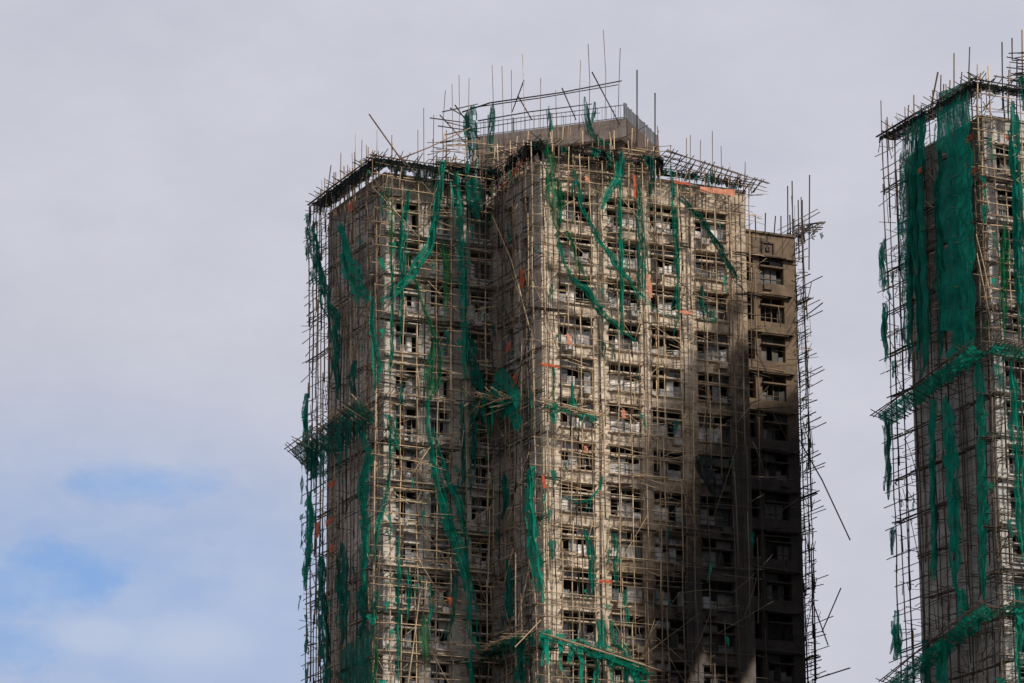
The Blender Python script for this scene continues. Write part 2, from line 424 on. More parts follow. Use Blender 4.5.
tower_parts(tower, MAIN, m_front, m_side, m_left, m_frame, True)
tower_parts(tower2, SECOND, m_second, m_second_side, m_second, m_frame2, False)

# ------------------------------------------------------------------ roof block, turned 45 degrees to the wings
def roof_block(root, fr, main):
    # near corner found on a depth plane of the tower
    pl = Plane(MAIN, 0, 6.0, 1, 0); a, zc = pl.hit(626, 118)
    cs, ctt = a, 6.0
    r = math.sqrt(.5)
    L = Plane(fr, cs, ctt, r, -r)      # left-hand face: a negative runs to the left
    Rt = Plane(fr, cs, ctt, r, r)      # right-hand face: a positive runs away
    WLn, WRn = 11.0, 7.3
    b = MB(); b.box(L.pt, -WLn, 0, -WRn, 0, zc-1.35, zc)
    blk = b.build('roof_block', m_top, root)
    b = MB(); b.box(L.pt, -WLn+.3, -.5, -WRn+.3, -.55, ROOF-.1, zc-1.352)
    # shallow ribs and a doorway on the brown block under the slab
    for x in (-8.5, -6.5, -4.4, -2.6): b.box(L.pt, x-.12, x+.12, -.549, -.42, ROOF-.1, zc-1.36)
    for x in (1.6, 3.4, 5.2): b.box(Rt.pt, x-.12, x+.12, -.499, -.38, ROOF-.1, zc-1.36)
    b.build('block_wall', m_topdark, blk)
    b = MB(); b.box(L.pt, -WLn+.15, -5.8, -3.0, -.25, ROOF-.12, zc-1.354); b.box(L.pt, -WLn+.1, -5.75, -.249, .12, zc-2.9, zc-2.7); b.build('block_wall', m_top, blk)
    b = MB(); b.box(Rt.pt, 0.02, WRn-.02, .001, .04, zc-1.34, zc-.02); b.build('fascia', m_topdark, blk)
    ra = MB(); rh = 1.05
    for z in (zc+rh-.05, zc+.1):
        ra.tube([L.pt(-WLn, -.1, z), L.pt(0, -.1, z)], .035); ra.tube([Rt.pt(0, -.1, z), Rt.pt(WRn, -.1, z)], .035)
    x = -WLn
    while x < 0: ra.tube([L.pt(x, -.1, zc), L.pt(x, -.1, zc+rh)], .018, 4); x += .33
    x = 0
    while x < WRn: ra.tube([Rt.pt(x, -.1, zc), Rt.pt(x, -.1, zc+rh)], .028, 4); x += .16
    for i in range(6): xx = i*WRn/5; ra.box(Rt.pt, xx-.06, xx+.06, -.16, -.04, zc+.001, zc+rh+.05)
    for i in range(5): xx = -i*WLn/4; ra.box(L.pt, xx-.05, xx+.05, -.15, -.05, zc+.001, zc+rh+.02)
    ra.build('railing', m_metal, blk)
    return L, Rt, zc
RB_L, RB_R, RB_Z = roof_block(tower, MAIN, True)
roof_block(tower2, SECOND, False)

# ------------------------------------------------------------------ bamboo
BM = [m_bam, m_bam_b, m_bam_d]
def pick(tone):
    r = random.random()
    if tone == 'pale': return 0 if r < .72 else (1 if r < .93 else 2)
    if tone == 'brown': return 0 if r < .2 else (1 if r < .8 else 2)
    if tone == 'dark': return 1 if r < .3 else 2
    return 0
class Sticks:
    """collects the sticks of one scaffold; the 100 largest of a kind become parts, the rest one 'stuff' part"""
    def __init__(s, root): s.root = root; s.d = {}
    def add(s, kind, pts, r, tone, size=None):
        L = sum((Vector(pts[i+1])-Vector(pts[i])).length for i in range(len(pts)-1))
        s.d.setdefault(kind, []).append((L*r if size is None else size, pts, r, tone))
    def flush(s):
        for kind, lst in s.d.items():
            lst.sort(key=lambda q: -q[0])
            for i, (L, pts, r, tone) in enumerate(lst[:100]):
                m = MB(); m.tube(pts, r, 5, 0, r*.75); m.build(kind, BM[pick(tone)], s.root, smooth=True)
            if len(lst) > 100:
                m = MB()
                for (L, pts, r, tone) in lst[100:]: m.tube(pts, r, 5, pick(tone), r*.75)
                tag(m.build(kind, BM, s.root, smooth=True), kind='stuff')
def bend(p0, p1, amt=.05, n=3):
    p0, p1 = Vector(p0), Vector(p1); out = []
    o = Vector((R(-1, 1), R(-1, 1), R(-1, 1)))*amt
    for i in range(n+1):
        f = i/n; out.append(p0.lerp(p1, f)+o*math.sin(math.pi*f))
    return out
def scaffold(fr, pl, a0, a1, z0, z1, label, tone_u, tone_l, up=.95, led=.72, over=.5, gap=.1, trans=.35, plank=1.0, stub=(.2, 1.6), inner=True, group='bamboo scaffolds lashed to the towers', holes=None, outs=(.1, .7), ru=.052, rl=.038, b1=1.2, tall=.12, tangle=.8, rags=22, edge_rags=.3):
    root = thing('bamboo_scaffold', fr, label, 'scaffold', group); S = Sticks(root)
    hole = holes or (lambda a, z: 0)
    a = a0; ups = []
    while a <= a1+.01:
        ups.append(a); a += up*R(.65, 1.35)
    for a in ups:
        z = z0-R(0, 5); dr = R(-.04, .04)
        while z < z1:
            top = z+R(5, 7.5); last = top > z1-1
            if last: top = z1+(R(*stub) if random.random() > tall else R(2, 3.5))
            if random.random() > hole(a, (z+top)/2)*.8:
                off = R(-.06, .06)
                S.add('upright', bend(pl.pt(a+off, b1+R(-.05, .05), z), pl.pt(a+off+dr*3+R(-.09, .09), b1+R(-.09, .09), top), .06), ru*R(.8, 1.2), tone_u)
            z = top-R(.5, 1.2)
            if last: break
    if inner:
        a = a0+R(.3, .9)
        while a < a1:
            z = z0
            while z < z1:
                top = min(z+R(5, 7), z1+R(0, .6))
                S.add('upright', bend(pl.pt(a+R(-.1, .1), .4, z), pl.pt(a+R(-.15, .15), .4, top), .08), ru*.85, 'brown', .01)
                z = top-.5
                if top >= z1: break
            a += R(1.3, 2.0)
    z = z0
    while z < z1:
        a = a0-R(0, over); aend = a1+R(0, over); zz = z+R(-.05, .05)
        while a < aend:
            L = R(2.5, 6.5); b = min(a+L, aend)
            if random.random() > gap+hole((a+b)/2, zz):
                t = R(-.10, .10) if random.random() < .85 else R(-.6, .6)
                S.add('ledger', bend(pl.pt(a, b1+.06+R(-.03, .03), zz), pl.pt(b+.2, b1+.06, zz+t), .06), rl*R(.8, 1.2), tone_l)
            if random.random() < .35: S.add('ledger', bend(pl.pt(a, .42, zz+.2), pl.pt(b, .42, zz+.2+R(-.15, .15)), .05), rl*.9, 'brown', .005)
            a = b-R(0, .4)
            if b >= aend: break
        z += led*R(.7, 1.3)
    # short cross-sticks sticking out of the joints
    z = z0
    while z < z1:
        for a in ups:
            if random.random() < trans*(1-hole(a, z)):
                S.add('transom', [pl.pt(a+R(-.1, .1), .05, z+R(-.1, .1)), pl.pt(a+R(-.15, .15), b1+R(*outs), z+R(-.15, .25))], rl*.9, tone_l)
        z += 1.0*R(.8, 1.2)
    for i in range(int((a1-a0)*(z1-z0)/22)):      # leaning braces
        a = R(a0, a1); z = R(z0, z1-3); L = R(2.5, 6); an = R(.3, 1.1)*random.choice((-1, 1))
        S.add('brace', bend(pl.pt(a, b1+.12, z), pl.pt(min(max(a+math.sin(an)*L, a0-.6), a1+.6), b1+.12, z+math.cos(an)*L), .1), rl*.95, tone_l)
    for i in range(int((a1-a0)*(z1-z0)*tangle)):    # snapped and fallen lengths caught in the lattice
        a = R(a0-.2, a1+.2); z = R(z0, z1); L = R(.5, 2.4)
        if random.random() < hole(a, z): continue
        r_ = random.random(); an = R(-.22, .22) if r_ < .62 else (math.pi/2+R(-.15, .15) if r_ < .85 else R(-1.4, 1.4))
        bb = R(.25, b1+.3); S.add('splinter', bend(pl.pt(a, bb, z), pl.pt(a+math.cos(an)*L, bb+R(-.25, .3), z+math.sin(an)*L), .05, 2), R(.016, .032), random.choice((tone_l, tone_l, 'brown', 'dark')))
    S.flush()
    for i in range(rags):
        edge_ = random.random() < edge_rags
        a = (R(a0-.6, a0+1.2) if edge_ else R(a0, a1)); z = R(z0, z1); w = R(.06, .2); L = R(.3, 1.5); m = MB(); k = 5; bb = b1+R(0, .35)
        if edge_: w *= 2; L *= 1.2
        sl = R(-.3, .3)
        for u in range(k+1):
            ww = w*(1-.75*u/k)*R(.6, 1.3); sh = R(-.05, .05)+sl*L*u/k
            for v_ in (-1, 0, 1): m.v.append(pl.pt(a+v_*ww+sh, bb+R(-.08, .08), z-L*u/k))
        for u in range(k):
            for v_ in range(2): q = 3*u+v_; m.f.append([q, q+1, q+4, q+3])
        m.mi = [0]*len(m.f); m.build('net_rag', NET[random.choice(('teal', 'dark', 'dark'))], root, smooth=True)
    # one walkway a floor, in broken lengths
    if plank > 0:
        k = 0
        while True:
            z = Z1+1.9-FH*k; k += 1
            if z < z0: break
            if z > z1: continue
            a = a0-.3
            while a < a1:
                m = MB()
                b = min(a+R(1, 4), a1+.3)
                if random.random() < plank*(1-hole((a+b)/2, z)):
                    for j in range(3):
                        bb = .45+.2*j+R(-.02, .02)
                        m.tube([pl.pt(a+R(-.3, .2), bb, z+R(-.05, .05)), pl.pt(b+R(-.2, .3), bb, z+R(-.08, .08))], .045, 4)
                if m.v: m.build('walkway', m_plank, root)
                a = b+R(0, .2)
    return root, S

def zb_of(fr): return 38.0
Zlo = 40.5
S_left = Plane(MAIN, WL, WLT+WLD, 0, -1)
scaffold(MAIN, S_left, -1.3, WLD+1.2, Zlo, ROOF+.6, 'dark brown bamboo scaffold down the grey side at far left of burnt tower', 'brown', 'brown', up=.8, led=.8, plank=.6, tangle=1.3, rags=70, edge_rags=.5, trans=.25, gap=.3, outs=(.05, .6), over=1.3, rl=.03, b1=.85)
scaffold(MAIN, F_left, -1.1, 7.2, Zlo, ROOF+.6, 'bamboo scaffold across recessed left wing front behind the long green strips', 'pale', 'pale', up=1.05, led=.8, plank=.6, tangle=1.3, rags=40, trans=.3, gap=.18, over=.4)
scaffold(MAIN, F_rside, 0.2, WLT+1.1, Zlo, ROOF+.3, 'narrow brown bamboo scaffold in the dark inner corner between both wings', 'brown', 'brown', up=.85, led=.9, plank=.4, tangle=1.3, trans=.2, outs=(0, .3))
def hole_front(a, z):
    # on the blackened lower right the bamboo has burnt away
    e = 8.6+.44*max(z-53.6, -1.5)+.4
    v = 0
    if a > e: v = min(.86, .45+(a-e)*.25)
    if a > 13.2 and z < 68: v = max(v, .5)
    return v
scaffold(MAIN, F_front, -1.1, WR+.15, Zlo, ROOF+.2, 'pale bamboo scaffold over sunlit beige front with four window columns', 'pale', 'pale', up=.88, led=.72, plank=.2, tangle=1.35, rags=34, edge_rags=.1, trans=.25, gap=.35, over=.5, outs=(.05, .35), holes=hole_front, stub=(.1, 1.0), ru=.05, rl=.026)
scaffold(MAIN, F_burnt, 4.2, 6.4, 41, ROOF-6, 'a few thin scorched bamboo poles before blackened recessed right wing', 'brown', 'dark', up=3.2, led=2.4, plank=0, tangle=.2, rags=0, trans=.05, gap=.5, inner=False, group=None)
scaffold(MAIN, F_end, -.5, 2.0, 40, ROOF+1.2, 'charred bristling bamboo scaffold against sky on right end of burnt tower', 'dark', 'dark', up=.6, led=.62, plank=.3, tangle=5, rags=0, trans=.6, over=2.3, gap=.25, outs=(.05, .45), stub=(.4, 2.2), inner=False, b1=.55)

T_left = Plane(SECOND, WL, WLT+WLD, 0, -1); T_front = Plane(SECOND, WL, WLT, 1, 0)
scaffold(SECOND, T_left, -1.3, WLD+1.2, Zlo-2, ROOF+1.6, 'brown bamboo scaffold behind netting on grey side of right-hand tower', 'brown', 'brown', up=1.0, led=.9, plank=.75, tangle=1.0, rags=20, edge_rags=.6, trans=.45, gap=.3, over=1.3, outs=(.05, .55), rl=.03, b1=.85)
scaffold(SECOND, T_front, -1.1, 6.5, Zlo-2, ROOF+1.6, 'pale bamboo scaffold on window front of right-hand tower at picture edge', 'pale', 'pale', up=1.0, led=.8, plank=.5, trans=.3)

# ------------------------------------------------------------------ scaffold heads: flat canopy of poles and net round the roof edge
def head(fr, planes, z, label, spikes=1.0, outw=.1, inw=-.1, tone='dark', net='lining', drop=.6):
    root = thing('canopy_deck', fr, label, 'canopy', 'bamboo canopies round the scaffold tops'); S = Sticks(root)
    m = MB()
    for (pl, a0, a1) in planes:
        a = a0
        while a < a1:
            S.add('rafter', bend(pl.pt(a, inw+R(-.2, .2), z+R(-.1, .1)), pl.pt(a+R(-.1, .1), 1.1+outw+R(-.15, .45), z+.15+R(0, .6)), .03), .036, tone)
            a += .42*R(.7, 1.3)/spikes
        for b in (0, .6, 1.2, 1.2+outw*.7):
            S.add('rail', bend(pl.pt(a0-.4, b, z+.05), pl.pt(a1+.4, b, z+.05+R(-.1, .1)), .05), .045, tone)
        n = int((a1-a0)/.16)
        base = len(m.v)
        for i in range(n+1):
            for j in range(5):
                b = inw+(1.2+outw-inw)*min(j, 3)/3
                m.v.append(pl.pt(a0+(a1-a0)*i/n, b+R(-.05, .05), z-.05-R(0, .15)-((drop+drop*1.6*R(0, 1)**2) if j == 4 else 0)))
        for i in range(n):
            for j in range(4):
                if random.random() < .03: continue
                q = base+i*5+j; m.f.append([q, q+5, q+6, q+1]); m.mi.append(0)
    S.flush()
    m.build('net_lining', NET[net], root)
    return root
head(MAIN, [(S_left, -.4, WLD+1.2), (F_left, -1.2, 4.6)], ROOF+.75, 'dark pole and net canopy capping the scaffold of the left wing')
head(SECOND, [(T_left, -1.0, WLD+1.2), (T_front, -1.2, 5)], ROOF+1.9, 'dark canopy with bristling pole ends capping the right-hand tower scaffold', drop=.22)

def shreds(fr, pl, a0, a1, z, label, n=40, tone='lining', b0=.2, b1=1.5, drop=1.2):
    root = thing('canopy_deck', fr, label, 'canopy', 'bamboo canopies round the scaffold tops'); S = Sticks(root)
    a = a0
    while a < a1:
        S.add('rafter', bend(pl.pt(a, b0, z+R(-.3, .3)), pl.pt(a+R(-.5, .5), b1+R(-.3, .5), z+R(-.2, .7)), .05), .036, 'dark'); a += R(.2, .5)
    for i in range(5):
        b = R(b0, b1); S.add('rail', bend(pl.pt(a0-.3, b, z+R(-.2, .2)), pl.pt(a1+.3, b, z+R(-.3, .3)), .15), .04, 'dark')
    S.flush()
    for i in range(n):
        a = R(a0, a1); b = R(b0, b1); w = R(.12, .4); L = R(.3, 1)*drop; m = MB(); k = 4; sl = R(-.3, .3)
        for u in range(k+1):
            ww = w*(1-.6*u/k)*R(.6, 1.3)
            for v_ in (-1, 0, 1): m.v.append(pl.pt(a+v_*ww+sl*u/k, b+R(-.1, .1), z+R(-.1, .25)-L*u/k))
        for u in range(k):
            for v_ in range(2): q = 3*u+v_; m.f.append([q, q+1, q+4, q+3]); m.mi.append(0)
        m.build('net_rag', NET[random.choice((tone, tone, 'dark'))], root)
shreds(MAIN, F_rside, .5, WLT+1.3, ROOF+.9, 'charred ragged canopy over the inner corner scaffold head', 30)
shreds(MAIN, F_front, -1.0, 8.5, ROOF+1.1, 'charred ragged canopy below the rooftop block over the beige front', 60, b0=-.6)
shreds(MAIN, F_left, 3.6, 8.0, ROOF+1.0, 'collapsed dark canopy between left wing roof and inner corner', 36, drop=1.8)
shreds(MAIN, F_front, 8.6, WR+.2, ROOF+.5, 'thin charred tatters along the right roof edge of beige front', 22, b0=.1, b1=1.0, drop=.7)

# ------------------------------------------------------------------ catch fans
def fan(fr, segs, label, outw=2.0, rise=.5, net='teal', tone='brown', tat=.6, sp=.5, messy=.2, group='catch fans halfway and low on the towers', cover=.9):
    root = thing('catch_fan', fr, label, 'catch fan', group); S = Sticks(root); m = MB()
    for (pl, a0, a1, z0, z1) in segs:
        a = a0
        while a < a1:
            z = z0+(z1-z0)*(a-a0)/(a1-a0)
            S.add('strut', bend(pl.pt(a+R(-.2, .2), .7, z-.2+R(-.2, .2)), pl.pt(a+R(-1, 1)*messy*2, 1.2+outw+R(-.4, .5), z+rise+R(-1, 1)*messy), .05), .04, tone)
            a += sp*R(.6, 1.4)
        for f in (.1, .45, .8, 1.0):
            S.add('rail', bend(pl.pt(a0-.3, 1.2+outw*f, z0+rise*f+R(-.1, .1)), pl.pt(a1+.3, 1.2+outw*f, z1+rise*f+R(-.1, .1)), .12), .04, tone)
        n = max(4, int((a1-a0)/.3)); W = 7; base = len(m.v)
        for i in range(n+1):
            a = a0+(a1-a0)*i/n; z = z0+(z1-z0)*i/n
            for j in range(W):
                f = j/(W-1); b = 1.0+outw*f*.92
                zz = z+rise*f-.1-.25*math.sin(math.pi*f)*R(.5, 1.3)
                if j == 0: zz -= R(0, 1)*tat
                m.v.append(pl.pt(a+R(-.08, .08), b+R(-.05, .05), zz))
        for i in range(n if cover > .1 else 0):
            for j in range(W-1):
                if random.random() < 1-cover: continue
                q = base+i*W+j; m.f.append([q, q+W, q+W+1, q+1]); m.mi.append(0)
        # rags that droop from the lip and the root of the fan
        for i in range(int((a1-a0)*1.6)):
            a = R(a0, a1); z = z0+(z1-z0)*(a-a0)/(a1-a0); b = 1.2+outw*R(0, .9); w = R(.1, .35); L = R(.4, 1.8)*tat*1.6
            q = len(m.v); k = 4
            for u in range(k+1):
                ww = w*(1-.6*u/k); sh = R(-.12, .12)
                m.v.append(pl.pt(a-ww+sh, b+R(-.1, .1), z-L*u/k)); m.v.append(pl.pt(a+ww+sh, b+R(-.1, .1), z-L*u/k))
            for u in range(k): m.f.append([q+2*u, q+2*u+1, q+2*u+3, q+2*u+2]); m.mi.append(0)
    S.flush()
    if cover > .1: m.build('net_sheet', NET[net], root, smooth=True)
    return root
aL, zL = S_left.hit(374, 402, 1.2)
fan(MAIN, [(S_left, -1.2, WLD+1.0, zL-1.4, zL-.7)], 'sagging catch fan with dark green net jutting out on the left side midway up', 1.3, 1.0, 'dark', 'brown', 1.1, .3, .22)
aM, zM = F_rside.hit(500, 400, 1.2)
fan(MAIN, [(F_left, 6.0, 8.0, zM+.5, zM), (F_rside, .8, 4.6, zM, zM-.4)], 'collapsed green catch fan bundled in the inner corner between the wings', 1.2, -.2, 'teal', 'pale', 1.0, .2, 1.0, cover=.8)
aM, zM = F_front.hit(545, 402, 1.2); _, zM2 = F_front.hit(590, 415, 1.2)
fan(MAIN, [(F_front, -.8, 3.2, zM, zM2)], 'short broken catch fan remnant on beige front with ragged green net', .9, -.1, 'teal', 'pale', .5, .35, .8, cover=.5)
_, zA = F_front.hit(545, 632, 1.2); _, zB = F_front.hit(650, 668, 1.2)
aE, _ = F_front.hit(650, 668, 1.2)
fan(MAIN, [(F_front, -.9, aE, zA, zB)], 'green netted catch fan sloping down across foot of the beige front', 1.1, -.3, 'teal', 'pale', .9, .6, .35, cover=.8)
_, zC = F_rside.hit(500, 640, 1.2)
fan(MAIN, [(F_rside, 0.0, WLT+.9, zC-.3, zA), (F_left, 6.4, 7.6, zC-.6, zC-.4)], 'dark netted catch fan closing the inner corner near picture bottom', 1.2, -.1, 'dark', 'pale', .8, .5, .3)
_, zT = T_left.hit(972, 356, 1.2)
fan(SECOND, [(T_left, -1.2, WLD+1.0, zT-1.7, zT), (T_front, -1.1, 5, zT, zT-.4)], 'green netted catch fan ringing right-hand tower halfway up', 1.15, .35, 'teal', 'brown', .25, .5, .12, cover=.98)
_, zT = T_left.hit(985, 612, 1.2)
fan(SECOND, [(T_left, -1.2, WLD+1.0, zT-2.9, zT), (T_front, -1.1, 5, zT, zT-.3)], 'lower green netted catch fan ringing right-hand tower near picture bottom', 1.15, .35, 'teal', 'pale', .4, .5, .15, cover=.97)
fan(MAIN, [(F_front, 8.6, WR+.5, ROOF+1.1, ROOF-.1)], 'ladder-like bare bamboo fan along the roof edge at right of beige front', .9, .35, 'burnt', 'dark', .2, .34, .1, cover=.04)
fan(MAIN, [(F_end, -1.4, 2.0, ROOF+.2, ROOF+1.0)], 'charred bamboo fan tilting up at the top of the right end', .35, .7, 'burnt', 'dark', .3, .28, .12, cover=.3)

# ------------------------------------------------------------------ roof scaffold round the roof block
root = thing('bamboo_scaffold', MAIN, 'loose sloping bamboo rails and tall poles around the rooftop block', 'scaffold', 'bamboo scaffolds lashed to the towers')
S = Sticks(root)
def px(pl, pts, b=0.0, jit=0.0):
    out = []
    for (x, y) in pts:
        a, z = pl.hit(x, y, b); out.append(pl.pt(a, b+R(-jit, jit), z))
    return out
B0 = .9
for (p, r) in (([(462, 112), (490, 103), (560, 93), (622, 81)], .06), ([(470, 108), (540, 98), (618, 85)], .045), ([(478, 121), (530, 112), (592, 104)], .05),
               ([(470, 130), (530, 120), (600, 113)], .035), ([(470, 150), (560, 138)], .03), ([(465, 165), (560, 152), (600, 150)], .03)):
    S.add('rail', px(RB_L, p, B0, .05), r, 'dark')
for (x0, y0, x1, y1) in ((592, 72, 620, 125), (562, 88, 576, 120), (518, 96, 532, 120), (524, 80, 512, 112), (440, 115, 490, 170), (455, 105, 480, 140)):
    S.add('brace', px(RB_L, [(x0, y0), (x1, y1)], B0), .05, 'dark')
for (x, y0, y1) in ((504, 66, 160), (525, 54, 175), (540, 78, 150), (494, 65, 160), (579, 60, 130), (589, 44, 120), (605, 30, 120), (618, 48, 128), (468, 78, 150), (459, 75, 150), (453, 84, 150), (443, 90, 165), (512, 70, 150), (548, 110, 165), (566, 115, 175), (600, 120, 180), (615, 110, 178), (484, 120, 180), (474, 125, 175), (532, 112, 175), (556, 90, 150)):
    S.add('upright', px(RB_L, [(x+R(-3, 3), y0), (x+R(-1, 1), (y0+y1)/2), (x, y1)], B0+R(-.1, .3)), .026, 'brown')
for (x, y0, y1) in ((637, 70, 165), (655, 93, 178), (645, 130, 180), (632, 140, 180)):
    S.add('upright', px(RB_R, [(x, y0), (x, y1)], .8), .055, 'brown')
for (p) in ([(446, 122), (470, 128)], [(430, 118), (475, 124)], [(442, 112), (478, 104)], [(438, 126), (480, 132)], [(450, 108), (470, 120)], [(445, 135), (475, 128)], [(440, 143), (482, 137)], [(560, 170), (648, 125)]):
    S.add('rail', px(RB_L, p, B0), .045, 'dark')
# tangle of rails in front of the brown block
for i in range(110):
    x = R(545, 640); y = R(146, 182); L = R(15, 50)
    S.add('rail', px(F_front, [(x, y), (x+L, y+L*R(-.05, .22))], R(-.6, 1.2)), .032, random.choice(('pale', 'brown', 'dark')))
for i in range(50):
    x = R(548, 660); y = R(125, 165)
    S.add('upright', px(F_front, [(x, y), (x+R(-3, 3), y+R(20, 45))], R(-.4, 1.1)), .036, random.choice(('pale', 'brown')))
for i in range(70):
    x = R(425, 545); y = R(140, 190); L = R(12, 40)
    S.add('rail', px(F_left, [(x, y), (x+L, y+L*R(-.25, .2))], R(0, 1.4)), .032, random.choice(('pale', 'brown', 'dark')))
for i in range(34):
    x = R(430, 530); y = R(130, 165)
    S.add('upright', px(F_left, [(x, y), (x+R(-3, 3), y+R(25, 60))], R(.2, 1.4)), .04, random.choice(('pale', 'brown')))
S.add('brace', px(F_left, [(385, 165), (430, 147), (470, 128)], 1.2), .05, 'brown')
S.flush()
# second tower: corner of its roof scaffold at the picture edge
root = thing('bamboo_scaffold', SECOND, 'bristling dark bundle of roof poles at the top right picture edge', 'scaffold', 'bamboo scaffolds lashed to the towers')
S = Sticks(root); P2 = Plane(SECOND, 0, WLT-1, 1, 0)
for i in range(34):
    x = R(1006, 1026); y = R(52, 92); S.add('rail', px(P2, [(x, y), (x+R(14, 40), y+R(-5, 5))], R(-1, 1)), .04, 'dark')
for (x, y0, y1) in ((1002, 42, 110), (1012, 38, 60), (1022, 30, 100), (1017, 60, 130), (1009, 70, 120), (1028, 55, 120), (1034, 50, 120)):
    S.add('upright', px(P2, [(x, y0), (x+R(-1, 2), y1)], 0), .05, 'dark')
S.add('rail', px(P2, [(994, 76), (1030, 82)], 0), .05, 'dark')
S.flush()

# ------------------------------------------------------------------ tall poles standing up from the scaffold tops
POLES = [(S_left, 320, 190, 215), (S_left, 327, 186, 212), (S_left, 345, 176, 215), (S_left, 354, 152, 215), (S_left, 347, 165, 200), (S_left, 361, 140, 200), (S_left, 367, 145, 200),
         (F_left, 372, 150, 190), (F_left, 391, 135, 190), (F_left, 418, 130, 185), (F_left, 424, 108, 180), (F_left, 433, 115, 180),
         (F_front, 671, 145, 180), (F_front, 690, 135, 185), (F_front, 713, 131, 200), (F_front, 722, 146, 200), (F_front, 686, 138, 180),
         (F_front, 745, 162, 235), (F_front, 700, 140, 180)]
for i, (pl, x, y0, y1) in enumerate(POLES):
    m = MB(); pts = px(pl, [(x+R(-1, 1), y0), (x, y1)], 1.25)
    m.tube([MAIN.w(*p) for p in pts], .027, 5, 0)
    tag(m.build('bamboo_pole', BM[1], centre=True), 'thin upright bamboo pole poking above the scaffold top against the sky', 'pole', 'poles poking above the scaffolds')
for (pl, x, y0, y1) in ((F_burnt, 756, 215, 240), (F_burnt, 765, 213, 236), (F_burnt, 774, 216, 236), (F_burnt, 781, 216, 236), (F_end, 788, 186, 250), (F_end, 793, 181, 260), (F_end, 799, 200, 260), (F_end, 803, 200, 270), (F_end, 809, 175, 270)):
    m = MB(); m.tube([MAIN.w(*p) for p in px(pl, [(x+R(-1, 2), y0), (x, y1)], .9)], .045, 5, 0)
    tag(m.build('bamboo_pole', BM[2], centre=True), 'charred upright pole rising above the blackened right wing', 'pole', 'charred poles above the right wing')
for (x, y0, y1) in ((889, 117, 150), (907, 105, 140), (914, 95, 130), (940, 75, 115), (933, 90, 120), (954, 53, 100), (943, 84, 112), (968, 47, 100), (949, 80, 105), (960, 72, 100)):
    m = MB(); m.tube([SECOND.w(*p) for p in px(T_left, [(x+R(-2, 2), y0), (x, y1)], 1.25)], .045, 5, 0)
    tag(m.build('bamboo_pole', BM[1], centre=True), 'thin upright pole above the canopy of the right-hand tower', 'pole', 'poles above the right-hand tower')
def lone(pl, fr, pts, r, tone, label, b=1.3, name='bamboo_pole'):
    m = MB(); m.tube([fr.w(*p) for p in px(pl, pts, b)], r, 5, 0)
    return tag(m.build(name, BM[tone], centre=True), label, 'pole')
lone(F_left, MAIN, [(369, 114), (405, 165)], .055, 1, 'long pole leaning over the left wing canopy against open sky')
lone(F_end, MAIN, [(803, 447), (822, 480), (850, 540)], .05, 2, 'charred pole dangling outward from the right end scaffold, midway down')
lone(F_end, MAIN, [(841, 588), (822, 632)], .045, 2, 'leaning charred stick low on the right end scaffold, tilted to right')
lone(F_end, MAIN, [(812, 600), (828, 645)], .045, 2, 'charred stick crossing low on the right end scaffold, tilted to left')
lone(F_end, MAIN, [(812, 680), (850, 668)], .05, 2, 'stray charred pole jutting right at the bottom of right end scaffold')
lone(F_front, MAIN, [(541, 620), (515, 647)], .04, 0, 'short pale pole lying on lower corner catch fan')
lone(S_left, MAIN, [(326, 205), (331, 165)], .04, 1, 'leaning pole above far left scaffold corner')
lone(F_rside, MAIN, [(492, 215), (512, 262), (530, 330)], .04, 0, 'thin pale pole leaning across the inner corner upper storeys')
lone(F_rside, MAIN, [(535, 540), (518, 620)], .04, 0, 'pale pole leaning steeply beside the lower corner of the beige front')
lone(F_left, MAIN, [(420, 590), (414, 640), (408, 683)], .05, 0, 'pale slanting pole low on the left wing front')
lone(T_left, SECOND, [(930, 112), (938, 72)], .06, 1, 'stout leaning pole sticking over the right-hand tower canopy')

